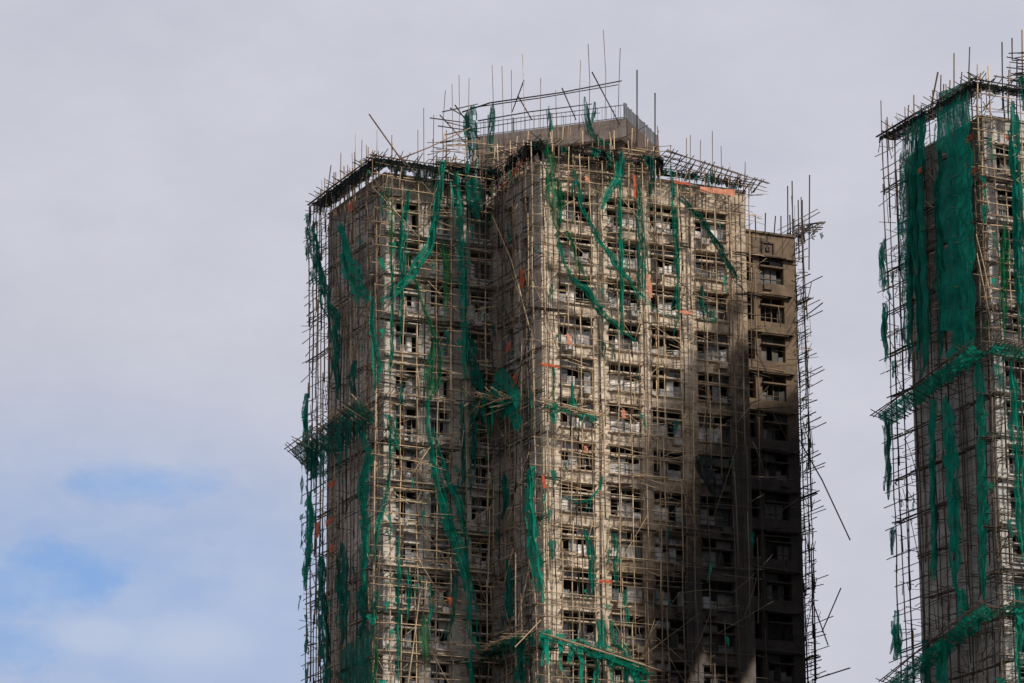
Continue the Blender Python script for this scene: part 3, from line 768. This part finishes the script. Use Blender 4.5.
# ------------------------------------------------------------------ nets
SC = {'L': (S_left, MAIN), 'F': (F_left, MAIN), 'I': (F_rside, MAIN), 'R': (F_front, MAIN), 'E': (F_end, MAIN),
      'TL': (T_left, SECOND), 'TF': (T_front, SECOND), 'RB': (RB_L, MAIN)}
PXM = {}
for k, (pl, fr) in SC.items():
    c = {'L': (345, 400), 'F': (430, 400), 'I': (515, 400), 'R': (640, 400), 'E': (810, 400), 'TL': (940, 400), 'TF': (1010, 400), 'RB': (560, 110)}[k]
    a0 = pl.hit(c[0]-3, c[1], 1.3)[0]; a1 = pl.hit(c[0]+3, c[1], 1.3)[0]; PXM[k] = abs(a1-a0)/6
def net(key, path, tone, label, group=None, b=None, rag=.16, cols=7, hole=.05, fold=.16):
    pl, fr = SC[key]; k = PXM[key]; P = []
    if key in ('TL', 'TF'): rag, hole = .06, .008
    if b is None: b = 1.12 if key in ('L', 'TL') else 1.35
    for (x, y, w) in path:
        a, z = pl.hit(x, y, b); P.append((a, z, w*k*.84))
    if max(p[2] for p in P) > 2.6: P = [(a, z, w*1.42) for (a, z, w) in P]
    # resample
    pts = []
    for i in range(len(P)-1):
        L = math.hypot(P[i+1][0]-P[i][0], P[i+1][1]-P[i][1]); n = max(2, int(L/.28))
        for j in range(n):
            f = j/n; g = f*f*(3-2*f)*.5+f*.5
            pts.append(tuple(P[i][q]*(1-f)+P[i+1][q]*f if q != 0 else P[i][q]*(1-g)+P[i+1][q]*g for q in range(3)))
    pts.append(P[-1])
    m = MB(); n = len(pts); wmax = max(p[2] for p in pts)
    def strand(i0, i1, sc, offk, cols, db):
        # one pleat of the torn net: its own width, wander and torn ends
        ph = R(0, 6); wig = 0; wl = wr = 1.0; base = len(m.v); drift = R(-1, 1)*.15
        for i in range(i0, i1):
            a, z, w = pts[i]
            d0 = pts[max(0, i-1)]; d1 = pts[min(n-1, i+1)]
            ta, tz = d1[0]-d0[0], d1[1]-d0[1]; L = math.hypot(ta, tz) or 1; na, nz = -tz/L, ta/L
            if na < 0: na, nz = -na, -nz
            f = (i-i0)/max(1, i1-i0-1); tip = 1 if wmax > 3.5 else min(1, .5+4*f, .3+4*(1-f))
            w = max(w, .06)
            if i % 2 == 0: wl += (R(1-rag*1.3, 1+rag)-wl)*.5; wr += (R(1-rag*1.3, 1+rag)-wr)*.5
            if random.random() < .025: wl = R(.3, .6)
            if random.random() < .025: wr = R(.3, .6)
            wig += R(-.02, .02); wig *= .93
            ctr = (offk+drift*(f-.3))*w*.5+wig*min(1, w*2)
            for c in range(cols):
                u = c/(cols-1)-.5; off = ctr+u*w*sc*tip*(wl if u < 0 else wr)
                fb = fold*min(1, w/.5)*math.sin((off/w)*(6+w*2.5)*1.4+ph+.3*math.sin(i*.4))+.07*math.sin(i*.8+ph)
                m.v.append(fr.w(*pl.pt(a+na*off+R(-.012, .012), b+db+fb, z+nz*off+R(-.02, .02))))
        for i in range(i1-i0-1):
            for c in range(cols-1):
                e = c in (0, cols-2)
                if random.random() < (hole*1.6 if e else hole*.4)*(.15 if wmax > 3.5 else 1): continue
                q = base+i*cols+c; m.f.append([q, q+1, q+cols+1, q+cols]); m.mi.append(0)
    strand(0, n, .82, 0, cols, 0)
    if n > 8 and wmax < 3.5:
        for t in range(3):
            L = random.randrange(n//3, n-1); st = random.randrange(0, n-L)
            strand(st, st+L, R(.12, .28), random.choice((-1, 1))*R(.5, 1.1), 3, R(.03, .12))
    # frayed threads along the lower end
    for t in range(3):
        i = random.randrange(n//2, n); a, z, w = pts[i]; u = R(-.5, .5)*w; q = len(m.v); hw = .03; LL = R(.3, 1.1)
        for s_ in range(4):
            sh = R(-.08, .08)
            m.v.append(fr.w(*pl.pt(a+u-hw*(1-s_/4)+sh, b+.02, z-LL*s_/3))); m.v.append(fr.w(*pl.pt(a+u+hw*(1-s_/4)+sh, b+.02, z-LL*s_/3)))
        for s_ in range(3): m.f.append([q+2*s_, q+2*s_+1, q+2*s_+3, q+2*s_+2]); m.mi.append(0)
    o = m.build('safety_net', NET[tone], centre=True, smooth=True)
    return tag(o, label, 'safety net', group)
G1 = 'torn net strips on the left wing'; G2 = 'torn net strips on the beige front'; G3 = 'nets on the right-hand tower'; G4 = 'nets in the inner corner'; G5 = 'nets about the rooftop'
NETS = [
 ('L', [(313, 222, 6), (318, 260, 6), (327, 300, 6), (336, 320, 7), (338, 400, 7)], 'dark', 'narrow dark net strip slanting from far left top corner to the middle fan', G1),
 ('L', [(340, 226, 6), (347, 258, 8), (360, 285, 10), (367, 302, 9)], 'teal', 'short slanting green net on upper left side, meeting the long corner strip', G1),
 ('F', [(372, 296, 8), (371, 320, 8), (374, 345, 10), (376, 368, 13), (375, 391, 7)], 'teal', 'green strip ending in a bright rounded tip above the left fan', G1),
 ('F', [(388, 184, 7), (388, 208, 8), (391, 222, 9), (391, 260, 6)], 'lime', 'pale lime net hanging at the top of left wing corner', G1),
 ('F', [(391, 255, 6), (391, 300, 5), (391, 340, 5), (389, 385, 4)], 'teal', 'thin green strip continuing below the pale lime corner net', G1),
 ('F', [(408, 188, 7), (405, 215, 10), (403, 250, 11), (402, 288, 6), (401, 336, 4)], 'teal', 'broad tapering net strip left of centre on upper left wing', G1),
 ('F', [(438, 208, 7), (430, 243, 9), (414, 270, 13), (396, 292, 9), (378, 302, 5)], 'teal', 'wide net band sweeping down to left across upper left wing', G1),
 ('F', [(456, 172, 15), (460, 215, 14), (463, 260, 12), (464, 330, 9), (465, 380, 8)], 'teal', 'longest straight bright strip hanging beside the inner corner, upper half', G1),
 ('F', [(462, 385, 5), (463, 470, 6), (465, 560, 4)], 'dark', 'thin dark strip hanging below the longest straight strip', G1),
 ('F', [(440, 160, 11), (437, 195, 9), (432, 235, 7), (429, 260, 4)], 'teal', 'green strip at the left wing top beside the roof tangle', G1),
 ('F', [(408, 253, 3), (418, 290, 5), (430, 325, 5), (440, 350, 5), (440, 378, 6), (430, 400, 8)], 'bright', 'thin bright net cord slanting right across middle of left wing', G1),
 ('F', [(427, 398, 10), (428, 425, 9), (434, 465, 11), (446, 520, 15), (460, 560, 15), (469, 595, 12), (471, 635, 13), (480, 652, 14)], 'teal', 'very long thick strip sweeping down left wing to the bottom corner fan', G1),
 ('F', [(433, 428, 5), (444, 470, 7), (458, 508, 8), (466, 540, 6), (467, 570, 3)], 'teal', 'side branch of net leaving the very long thick strip', G1),
 ('F', [(443, 240, 6), (448, 275, 9), (445, 310, 6), (443, 325, 3)], 'lime', 'faint pale net hanging between two straight strips on left wing', G1),
 ('F', [(433, 340, 4), (428, 375, 14), (430, 400, 11)], 'bright', 'bright translucent net patch just above the very long strip', G1),
 ('F', [(403, 380, 4), (400, 405, 5)], 'dark', 'tiny dark net scrap near the left wing corner above the fan', G1),
 ('L', [(309, 492, 5), (310, 530, 8), (307, 562, 6), (304, 590, 3)], 'teal', 'curved net flap hanging off far left scaffold edge against sky', G1),
 ('L', [(306, 393, 4), (305, 430, 5), (308, 455, 4)], 'teal', 'small net flap at outer tip of the left fan', G1),
 ('L', [(312, 440, 8), (314, 470, 8), (310, 480, 3)], 'dark', 'dark net rag drooping under the left fan', G1),
 ('L', [(354, 360, 5), (354, 380, 9), (354, 395, 7)], 'dark', 'dark short net on left side right above the fan', G1),
 ('L', [(343, 543, 8), (343, 580, 12), (344, 610, 10), (342, 645, 6)], 'dark', 'dark hanging net on the lower left side, mid width', G1),
 ('L', [(322, 556, 5), (322, 600, 9), (325, 640, 13), (326, 690, 16)], 'dark', 'dark net widening to the bottom by far left edge', G1),
 ('L', [(352, 640, 26), (354, 665, 32), (352, 690, 30)], 'dark', 'wide heap of dark net at the bottom of the left side', G1),
 ('F', [(398, 536, 5), (399, 565, 7), (398, 610, 4), (398, 690, 4)], 'teal', 'thin straight green strip low on left wing beside the corner', G1),
 ('F', [(407, 560, 4), (409, 585, 6), (408, 620, 3)], 'teal', 'small green tatter right of low thin strip on left wing', G1),
 ('F', [(386, 414, 16), (392, 430, 12), (398, 451, 4)], 'teal', 'green triangle of net just right of the left fan', G1),
 ('L', [(362, 432, 7), (371, 455, 6), (365, 485, 9), (367, 530, 7), (364, 600, 5)], 'teal', 'wavering strip below the left fan, nearest the wing corner', G1),
 ('F', [(391, 420, 4), (390, 470, 5), (385, 505, 7), (376, 532, 9), (374, 560, 4)], 'teal', 'strip curving left along the wing corner below the fan', G1),
 ('L', [(358, 590, 10), (363, 610, 8), (360, 640, 6)], 'dark', 'dark net knot low beside the left wing corner', G1),
 ('F', [(377, 590, 12), (374, 604, 7), (372, 640, 5)], 'dark', 'small dark green knot on left wing corner near bottom', G1),
 ('F', [(376, 645, 5), (376, 665, 6), (372, 690, 4)], 'bright', 'bright small strip at bottom of left wing corner', G1),
 ('F', [(424, 615, 5), (425, 640, 16), (426, 662, 8)], 'lime', 'faint pale green net patch low in the middle of left wing', G1),
 ('F', [(430, 585, 4), (432, 610, 5), (428, 625, 3)], 'teal', 'little green rag above the faint pale patch', G1),
 ('F', [(472, 650, 6), (472, 670, 7), (472, 690, 6)], 'teal', 'strip dropping below the corner fan at picture bottom', G1),
 ('F', [(455, 575, 5), (453, 610, 6), (451, 640, 4)], 'dark', 'dark short strip left of the very long strip, low down', G1),
 ('F', [(473, 178, 20), (476, 200, 24), (477, 220, 14)], 'dark', 'dark ragged net sheet at the top beside the inner corner', G4),
 ('F', [(468, 330, 6), (473, 360, 14), (480, 392, 26)], 'dark', 'dark triangular net above the inner corner fan', G4),
 ('F', [(470, 400, 10), (471, 440, 9), (470, 500, 5)], 'dark', 'dark strip hanging beneath the inner corner fan', G4),
 ('I', [(493, 380, 14), (502, 392, 22), (512, 405, 18), (520, 428, 8)], 'teal', 'thick bright bundle of net drooping from the inner corner fan', G4),
 ('I', [(505, 475, 4), (506, 500, 6), (503, 520, 3)], 'dark', 'dark rag inside the inner corner below the bundle', G4),
 ('I', [(529, 470, 6), (530, 505, 8), (533, 540, 11), (538, 575, 12), (543, 602, 6)], 'teal', 'thick strip hanging on the lower corner of the beige front', G4),
 ('I', [(521, 640, 8), (522, 665, 7), (520, 690, 7)], 'dark', 'dark strip at picture bottom below the corner fan', G4),
 ('I', [(508, 560, 5), (510, 600, 7), (508, 625, 4)], 'dark', 'dark strip in the inner corner above the bottom fan', G4),
 ('RB', [(472, 106, 17), (471, 125, 17), (473, 150, 14), (474, 175, 12)], 'dark', 'wide dark net hanging from the rooftop rail at its left end', G5),
 ('RB', [(493, 102, 5), (492, 120, 8), (491, 140, 6), (492, 160, 4)], 'dark', 'narrow dark net knot hanging from the rooftop rail', G5),
 ('RB', [(549, 106, 3), (550, 122, 5), (551, 138, 8)], 'dark', 'small dark net on rooftop block above the bright net', G5),
 ('RB', [(585, 97, 3), (586, 115, 9), (589, 130, 9), (597, 141, 7), (616, 147, 5)], 'dark', 'curved dark net swag on rooftop block right half', G5),
 ('RB', [(595, 102, 4), (594, 112, 7), (592, 122, 5)], 'dark', 'little dark tuft beside the rooftop swag', G5),
 ('R', [(547, 139, 9), (551, 165, 14), (553, 190, 18), (556, 215, 12), (558, 240, 5)], 'bright', 'broad brightest green net at upper left corner of the beige front', G2),
 ('R', [(560, 180, 5), (562, 200, 6), (561, 222, 4)], 'bright', 'thin bright strand right of the broad brightest net', G2),
 ('R', [(557, 235, 5), (562, 262, 5), (572, 278, 6), (588, 292, 9), (600, 312, 7), (618, 326, 6), (636, 342, 3)], 'teal', 'twisted net rope sagging to the right across front, third to fifth floors', G2),
 ('R', [(567, 230, 5), (575, 255, 5), (585, 278, 6)], 'bright', 'bright slanting cord joining the twisted net rope', G2),
 ('R', [(574, 168, 6), (581, 205, 5), (596, 238, 6), (614, 262, 6), (632, 285, 5), (650, 305, 4), (672, 318, 3)], 'teal', 'long diagonal net rope from roof toward the middle of the front', G2),
 ('R', [(622, 152, 10), (620, 175, 11), (610, 192, 9), (602, 210, 8)], 'teal', 'green net gathered leftward under rooftop block', G2),
 ('R', [(620, 182, 5), (620, 215, 7), (622, 270, 7), (622, 310, 7), (622, 335, 5)], 'teal', 'straight strip hanging down between first and second window columns', G2),
 ('R', [(638, 178, 4), (639, 215, 6), (641, 255, 8), (640, 290, 8), (637, 304, 4)], 'teal', 'straight strip widening at bottom, second from left of the three', G2),
 ('R', [(651, 158, 4), (652, 180, 6), (650, 202, 4)], 'dark', 'short dark strip at the roof edge mid front', G2),
 ('R', [(671, 161, 5), (673, 200, 5), (676, 245, 6), (677, 300, 7), (674, 338, 7)], 'teal', 'straight strip right of third window column, longest on the front', G2),
 ('R', [(675, 195, 4), (688, 208, 8), (704, 226, 8), (722, 255, 6), (734, 278, 6), (745, 292, 5)], 'dark', 'diagonal net rope running to the right edge of the front', G2),
 ('R', [(711, 168, 4), (712, 178, 8), (712, 184, 5)], 'dark', 'small dark knot of net on the ladder-like roof fan', G2),
 ('R', [(702, 286, 6), (703, 300, 12), (704, 316, 14)], 'dark', 'dark net rag caught on a window of the rightmost column', G2),
 ('R', [(716, 315, 26), (708, 318, 8)], 'dark', 'flat dark scrap at the foot of caught rag', G2),
 ('R', [(603, 336, 4), (604, 348, 6), (603, 358, 3)], 'dark', 'small dark tatter between first and second columns, sixth floor', G2),
 ('R', [(553, 366, 4), (554, 380, 6), (554, 394, 4)], 'teal', 'small green tatter near left edge of the front above the fan', G2),
 ('R', [(572, 382, 4), (573, 396, 8), (575, 410, 14)], 'teal', 'pointed green tatter standing on the broken fan remnant', G2),
 ('R', [(552, 284, 4), (551, 296, 5)], 'teal', 'tiny green scrap at left edge of the front, fourth floor', G2),
 ('R', [(602, 476, 4), (600, 488, 4), (590, 500, 3), (578, 503, 3), (563, 497, 3)], 'teal', 'thin looped green cord on the front below its middle', G2),
 ('R', [(585, 528, 6), (590, 545, 9), (592, 565, 7), (592, 596, 5)], 'teal', 'ragged strip over the first window column, low down', G2),
 ('R', [(614, 533, 5), (615, 560, 8), (616, 588, 6)], 'teal', 'ragged strip beside the second window column, low down', G2),
 ('R', [(624, 590, 6), (626, 603, 7), (629, 618, 3)], 'teal', 'small tatter below the ragged strip of second column', G2),
 ('R', [(543, 490, 4), (545, 508, 6), (542, 520, 4)], 'teal', 'small strip on left corner of front at mid height', G2),
 ('R', [(601, 619, 13), (603, 640, 12), (598, 660, 9), (597, 690, 9)], 'teal', 'bright strip crossing the lowest fan of the front', G2),
 ('R', [(611, 620, 7), (613, 640, 8), (625, 652, 7), (628, 690, 7)], 'teal', 'forked strip right of the bright strip at lowest fan', G2),
 ('R', [(575, 640, 14), (590, 648, 16), (612, 655, 12), (640, 668, 8)], 'teal', 'crumpled net bunched along the lowest fan of the front', G2),
 ('R', [(560, 640, 8), (562, 650, 9)], 'dark', 'small dark bunch at left of lowest fan', G2),
 ('R', [(634, 664, 20), (640, 676, 24), (640, 690, 20)], 'teal', 'pile of green net at the right tip of lowest fan', G2),
 ('R', [(703, 455, 22), (706, 470, 20), (712, 485, 14), (716, 498, 6)], 'burnt', 'blackened burnt net hanging over a window of the rightmost column', G2),
 ('TL', [(916, 116, 24), (915, 150, 25), (910, 185, 20), (906, 250, 14), (908, 320, 9), (909, 372, 5)], 'dark', 'dark net sheet at far left of right-hand tower, narrowing down to its fan', G3),
 ('TL', [(921, 112, 14), (919, 200, 16), (922, 260, 17), (925, 320, 15), (925, 360, 12), (922, 378, 10)], 'sheet', 'wide strip second from left on the right-hand tower', G3),
 ('TL', [(955, 86, 38), (953, 150, 40), (953, 200, 40), (955, 260, 38), (957, 310, 34), (960, 354, 30)], 'sheet', 'largest green sheet, covering the near half of right-hand tower side', G3),
 ('TL', [(940, 150, 8), (938, 220, 8), (941, 300, 9), (941, 358, 6)], 'dark', 'dark fold along left edge of the largest green sheet', G3),
 ('TF', [(1006, 218, 5), (1005, 240, 8), (1004, 280, 8), (1004, 320, 6), (1005, 345, 4)], 'bright', 'bright slim strip over windows of right-hand tower', G3),
 ('TF', [(1013, 100, 14), (1015, 150, 14), (1018, 200, 12), (1020, 260, 12), (1022, 340, 10)], 'sheet', 'green sheet at the right picture edge above its fan', G3),
 ('TF', [(1022, 75, 10), (1024, 95, 14), (1024, 110, 12)], 'dark', 'dark net at the top right picture corner', G3),
 ('TL', [(884, 238, 3), (883, 265, 6), (884, 292, 3)], 'teal', 'small outer flap above, on the left edge of right-hand tower', G3),
 ('TL', [(885, 303, 5), (884, 330, 6), (886, 362, 3)], 'teal', 'small outer flap below another, on the left edge of right-hand tower', G3),
 ('TL', [(886, 412, 6), (889, 445, 4), (889, 500, 5)], 'dark', 'long dark flap against sky below the right-hand tower fan', G3),
 ('TL', [(932, 400, 9), (932, 460, 7), (934, 530, 8), (934, 580, 8)], 'teal', 'straight strip below fan, left of three on right-hand tower', G3),
 ('TL', [(945, 396, 12), (951, 430, 12), (954, 500, 10), (956, 580, 10), (958, 600, 14)], 'teal', 'straight strip below fan, middle of three on right-hand tower', G3),
 ('TL', [(978, 362, 12), (981, 420, 10), (982, 500, 10), (984, 600, 8)], 'teal', 'straight strip below fan, along near corner of right-hand tower', G3),
 ('TF', [(1011, 362, 10), (1016, 410, 10), (1018, 480, 10), (1022, 560, 9)], 'teal', 'strip below fan over windows of the right-hand tower', G3),
 ('TL', [(896, 610, 7), (898, 635, 8), (895, 660, 5)], 'teal', 'drooping flap on left edge of right-hand tower near the bottom', G3),
 ('TL', [(925, 640, 10), (923, 690, 12)], 'dark', 'dark strip under the lower fan of right-hand tower, left one', G3),
 ('TL', [(945, 640, 12), (944, 690, 14)], 'teal', 'green strip under the lower fan of right-hand tower, right one', G3),
 ('TL', [(960, 590, 12), (962, 620, 16), (955, 640, 10)], 'teal', 'bunched net on the lower fan of right-hand tower', G3),
 ('TF', [(1016, 585, 10), (1018, 640, 10), (1020, 690, 10)], 'teal', 'strip at the bottom right corner of the picture', G3),
]
for e in NETS:
    net(*e)

# ------------------------------------------------------------------ orange cloths
CL = [('L', [(350, 203, 5), (351, 212, 3)], 0, 'orange rag near the top of far left side'),
      ('L', [(332, 545, 5), (331, 552, 4)], 0, 'orange rag low on far left side'),
      ('L', [(331, 518, 8), (329, 524, 7)], 0, 'orange rag at left side, just below mid height'),
      ('L', [(318, 522, 5), (317, 538, 4)], 0, 'hanging orange rag on far left scaffold edge'),
      ('L', [(331, 482, 9), (333, 486, 6)], 0, 'flat rust-coloured rag under the left fan'),
      ('I', [(523, 158, 4), (514, 174, 5), (502, 188, 5)], 0, 'long orange band slanting at the top of the inner corner'),
      ('I', [(522, 270, 4), (522, 288, 5)], 0, 'orange cloth strip on the inner corner side, upper floors'),
      ('I', [(509, 342, 4), (508, 351, 4)], 0, 'small orange rag in the inner corner above the fan'),
      ('I', [(514, 375, 5), (515, 385, 4)], 0, 'small orange rag right above the corner net bundle'),
      ('R', [(668, 181, 3), (690, 184, 4)], 0, 'orange strip lying along the roof edge of the front'),
      ('R', [(700, 189, 6), (735, 193, 6)], 1, 'peach cloth along the right roof edge of the front'),
      ('R', [(634, 175, 3), (636, 198, 4)], 0, 'narrow orange cloth under the rooftop block'),
      ('R', [(586, 176, 4), (588, 182, 5)], 1, 'small pink cloth at the roof edge left part'),
      ('R', [(648, 274, 3), (649, 285, 5), (651, 298, 3)], 1, 'salmon cloth between second and third columns'),
      ('R', [(676, 311, 3), (692, 313, 4)], 1, 'salmon scrap beside long straight strip end'),
      ('R', [(568, 334, 3), (570, 345, 5)], 1, 'pink cloth at a left column window, sixth floor'),
      ('R', [(541, 364, 3), (560, 367, 3)], 0, 'thin orange strip near the left edge, seventh floor'),
      ('R', [(623, 410, 4), (624, 418, 5)], 1, 'small salmon rag above second column window'),
      ('R', [(586, 446, 3), (586, 453, 4)], 1, 'tiny pink rag in left column at mid height'),
      ('R', [(543, 475, 3), (545, 488, 3)], 0, 'small red rag at left corner of the front'),
      ('R', [(600, 581, 3), (612, 582, 3)], 0, 'orange strip lying between lower ragged nets'),
      ('F', [(432, 598, 3), (433, 606, 3)], 0, 'tiny orange rag low on left wing'),
      ('F', [(450, 597, 4), (451, 606, 3)], 0, 'second tiny orange rag low on left wing, further right'),
      ('TL', [(970, 135, 5), (969, 141, 6)], 0, 'orange rag near the top of right-hand tower corner'),
      ('TL', [(975, 168, 6), (974, 172, 7)], 0, 'orange rag one floor lower on right-hand tower corner'),
      ('TL', [(920, 168, 4), (920, 173, 4)], 0, 'orange rag left on the right-hand tower side'),
      ('TF', [(1006, 136, 6), (1010, 139, 5)], 0, 'orange rag on the window front of right-hand tower')]
for (key, path, mi, lab) in CL:
    pl, fr = SC[key]; k = PXM[key]; m = MB(); path = path if len(path) > 2 else [path[0], tuple((path[0][i]+path[1][i])/2 for i in range(3)), path[1]]
    hv = abs(path[-1][0]-path[0][0]) > abs(path[-1][1]-path[0][1])
    sub = []
    for i in range(len(path)-1):
        for j in range(3): sub.append(tuple(path[i][q]+(path[i+1][q]-path[i][q])*j/3 for q in range(3)))
    sub.append(path[-1])
    for i, (x, y, w) in enumerate(sub):
        a, z = pl.hit(x, y, 1.32); h = w*k/2*R(.75, 1.2); hz = w/15/2*R(.7, 1.2)
        for u in (-1, -.3, .4, 1):
            if hv: m.v.append(fr.w(*pl.pt(a, 1.32+.06*math.sin(i*2+u*3), z+hz*u)))
            else: m.v.append(fr.w(*pl.pt(a+h*u, 1.32+.06*math.sin(i*2+u*3), z+R(-.03, .03))))
    for i in range(len(sub)-1):
        for c in range(3): q = i*4+c; m.f.append([q, q+1, q+5, q+4]); m.mi.append(0)
    tag(m.build('cloth_rag', (m_orange, m_salmon)[mi], centre=True, smooth=True), lab, 'cloth', 'orange and pink rags caught on the bamboo')

# ------------------------------------------------------------------ ground
q = N('ground_asphalt'); tc = q.n('ShaderNodeTexCoord'); co = tc.outputs['Object']
n1 = q.noise(co, .02, 6, .6); n2 = q.noise(co, .5, 5, .6)
c = q.mix(q.ss(n1, .4, .6), (.06, .058, .055), (.055, .075, .04)); c = q.mix(q.math('MULTIPLY', n2, .4), c, (.03, .03, .03))
q.l(c, q.b.inputs['Base Color']); q.b.inputs['Roughness'].default_value = .95
m = MB(); I = lambda a, b, z: (a, b, z)
m.v = [(-6000, -6000, 0), (6000, -6000, 0), (6000, 6000, 0), (-6000, 6000, 0)]; m.f = [[0, 1, 2, 3]]; m.mi = [0]
tag(m.build('ground', q.m), kind='structure')

# ------------------------------------------------------------------ light
SUN_AZ = Vector((.86, -.51, 0)).normalized(); EL = math.radians(40)
sd = bpy.data.lights.new('sun', 'SUN'); so = bpy.data.objects.new('sun', sd); C.objects.link(so)
sd.energy = 4.3; sd.angle = math.radians(3); sd.color = (1, .92, .81)
dirv = Vector((SUN_AZ.x*math.cos(EL), SUN_AZ.y*math.cos(EL), math.sin(EL)))
so.rotation_euler = dirv.to_track_quat('Z', 'Y').to_euler(); so.location = (100, -60, 150)

# ------------------------------------------------------------------ sky: blue Nishita sky behind a thin lavender-grey overcast
W = bpy.data.worlds.new('World'); sc.world = W; W.use_nodes = True
q = N.__new__(N); q.t = W.node_tree; nt = q.t
for n_ in list(nt.nodes): nt.nodes.remove(n_)
out = nt.nodes.new('ShaderNodeOutputWorld'); bg = nt.nodes.new('ShaderNodeBackground'); q.l(bg.outputs[0], out.inputs[0])
sky = nt.nodes.new('ShaderNodeTexSky'); sky.sky_type = 'NISHITA'; sky.sun_disc = False; sky.sun_elevation = EL
sky.sun_rotation = math.atan2(SUN_AZ.x, SUN_AZ.y)
tc = nt.nodes.new('ShaderNodeTexCoord'); D = tc.outputs['Generated']
big = q.noise(D, 5.0, 6, .55, (1, 1, 2.2)); med = q.noise(D, 14.0, 6, .6, (1, 1, 2.0)); fin = q.noise(D, 38.0, 5, .6, (1, 1, 1.8))
def dist_to(px_, py_, sx, sy):
    v = ray(px_, py_).normalized()
    sub = nt.nodes.new('ShaderNodeVectorMath'); sub.operation = 'SUBTRACT'; q.l(D, sub.inputs[0]); sub.inputs[1].default_value = v
    mul = nt.nodes.new('ShaderNodeVectorMath'); mul.operation = 'MULTIPLY'; q.l(sub.outputs[0], mul.inputs[0]); mul.inputs[1].default_value = (1/sx, .3, 1/sy)
    ln = nt.nodes.new('ShaderNodeVectorMath'); ln.operation = 'LENGTH'; q.l(mul.outputs[0], ln.inputs[0]); return ln.outputs['Value']
def gap(px_, py_, sx, sy, lo=.35, hi=1.15, amp=1.6):
    d = dist_to(px_, py_, sx/FPX, sy/FPX)
    d = q.math('ADD', d, q.math('MULTIPLY', q.math('SUBTRACT', med, .5), amp)); d = q.math('ADD', d, q.math('MULTIPLY', q.math('SUBTRACT', fin, .5), .8))
    return q.math('SUBTRACT', 1.0, q.ss(d, lo, hi))
# overcast
lum = q.math('ADD', q.math('ADD', q.math('MULTIPLY', q.ss(big, .3, .7), .5), q.math('MULTIPLY', q.ss(med, .3, .72), .38)), q.math('MULTIPLY', q.ss(fin, .3, .7), .14))
oc = q.mix(lum, (.51, .52, .615), (.63, .637, .71))
blue = q.mix(q.ss(fin, .3, .7), (.22, .42, .80), (.33, .49, .80))
holes = q.math('MULTIPLY', q.math('MAXIMUM', q.math('MAXIMUM', q.math('MULTIPLY', gap(150, 486, 100, 32, .0, 1.6), .95), gap(60, 585, 150, 55, .1, 1.5)), q.math('MULTIPLY', gap(20, 650, 100, 45, .1, 1.4), .9)), 1.0)
holes = q.math('MAXIMUM', holes, q.math('MULTIPLY', q.math('SUBTRACT', 1.0, q.ss(dist_to(90, 610, 380/FPX, 220/FPX), .1, 1.3)), .72))
sk = nt.nodes.new('ShaderNodeVectorMath'); sk.operation = 'SCALE'; sk.inputs['Scale'].default_value = .06; q.l(sky.outputs[0], sk.inputs[0])
bl = q.mix(.12, blue, sk.outputs[0])
whites = gap(195, 640, 90, 35, .2, 1.3); w2 = gap(100, 635, 60, 25, .2, 1.2)
col = q.mix(q.math('MULTIPLY', holes, .9), oc, bl)
col = q.mix(q.math('MULTIPLY', q.math('MAXIMUM', whites, w2), .5), col, (.60, .64, .75))
q.l(col, bg.inputs[0]); bg.inputs[1].default_value = 1.0
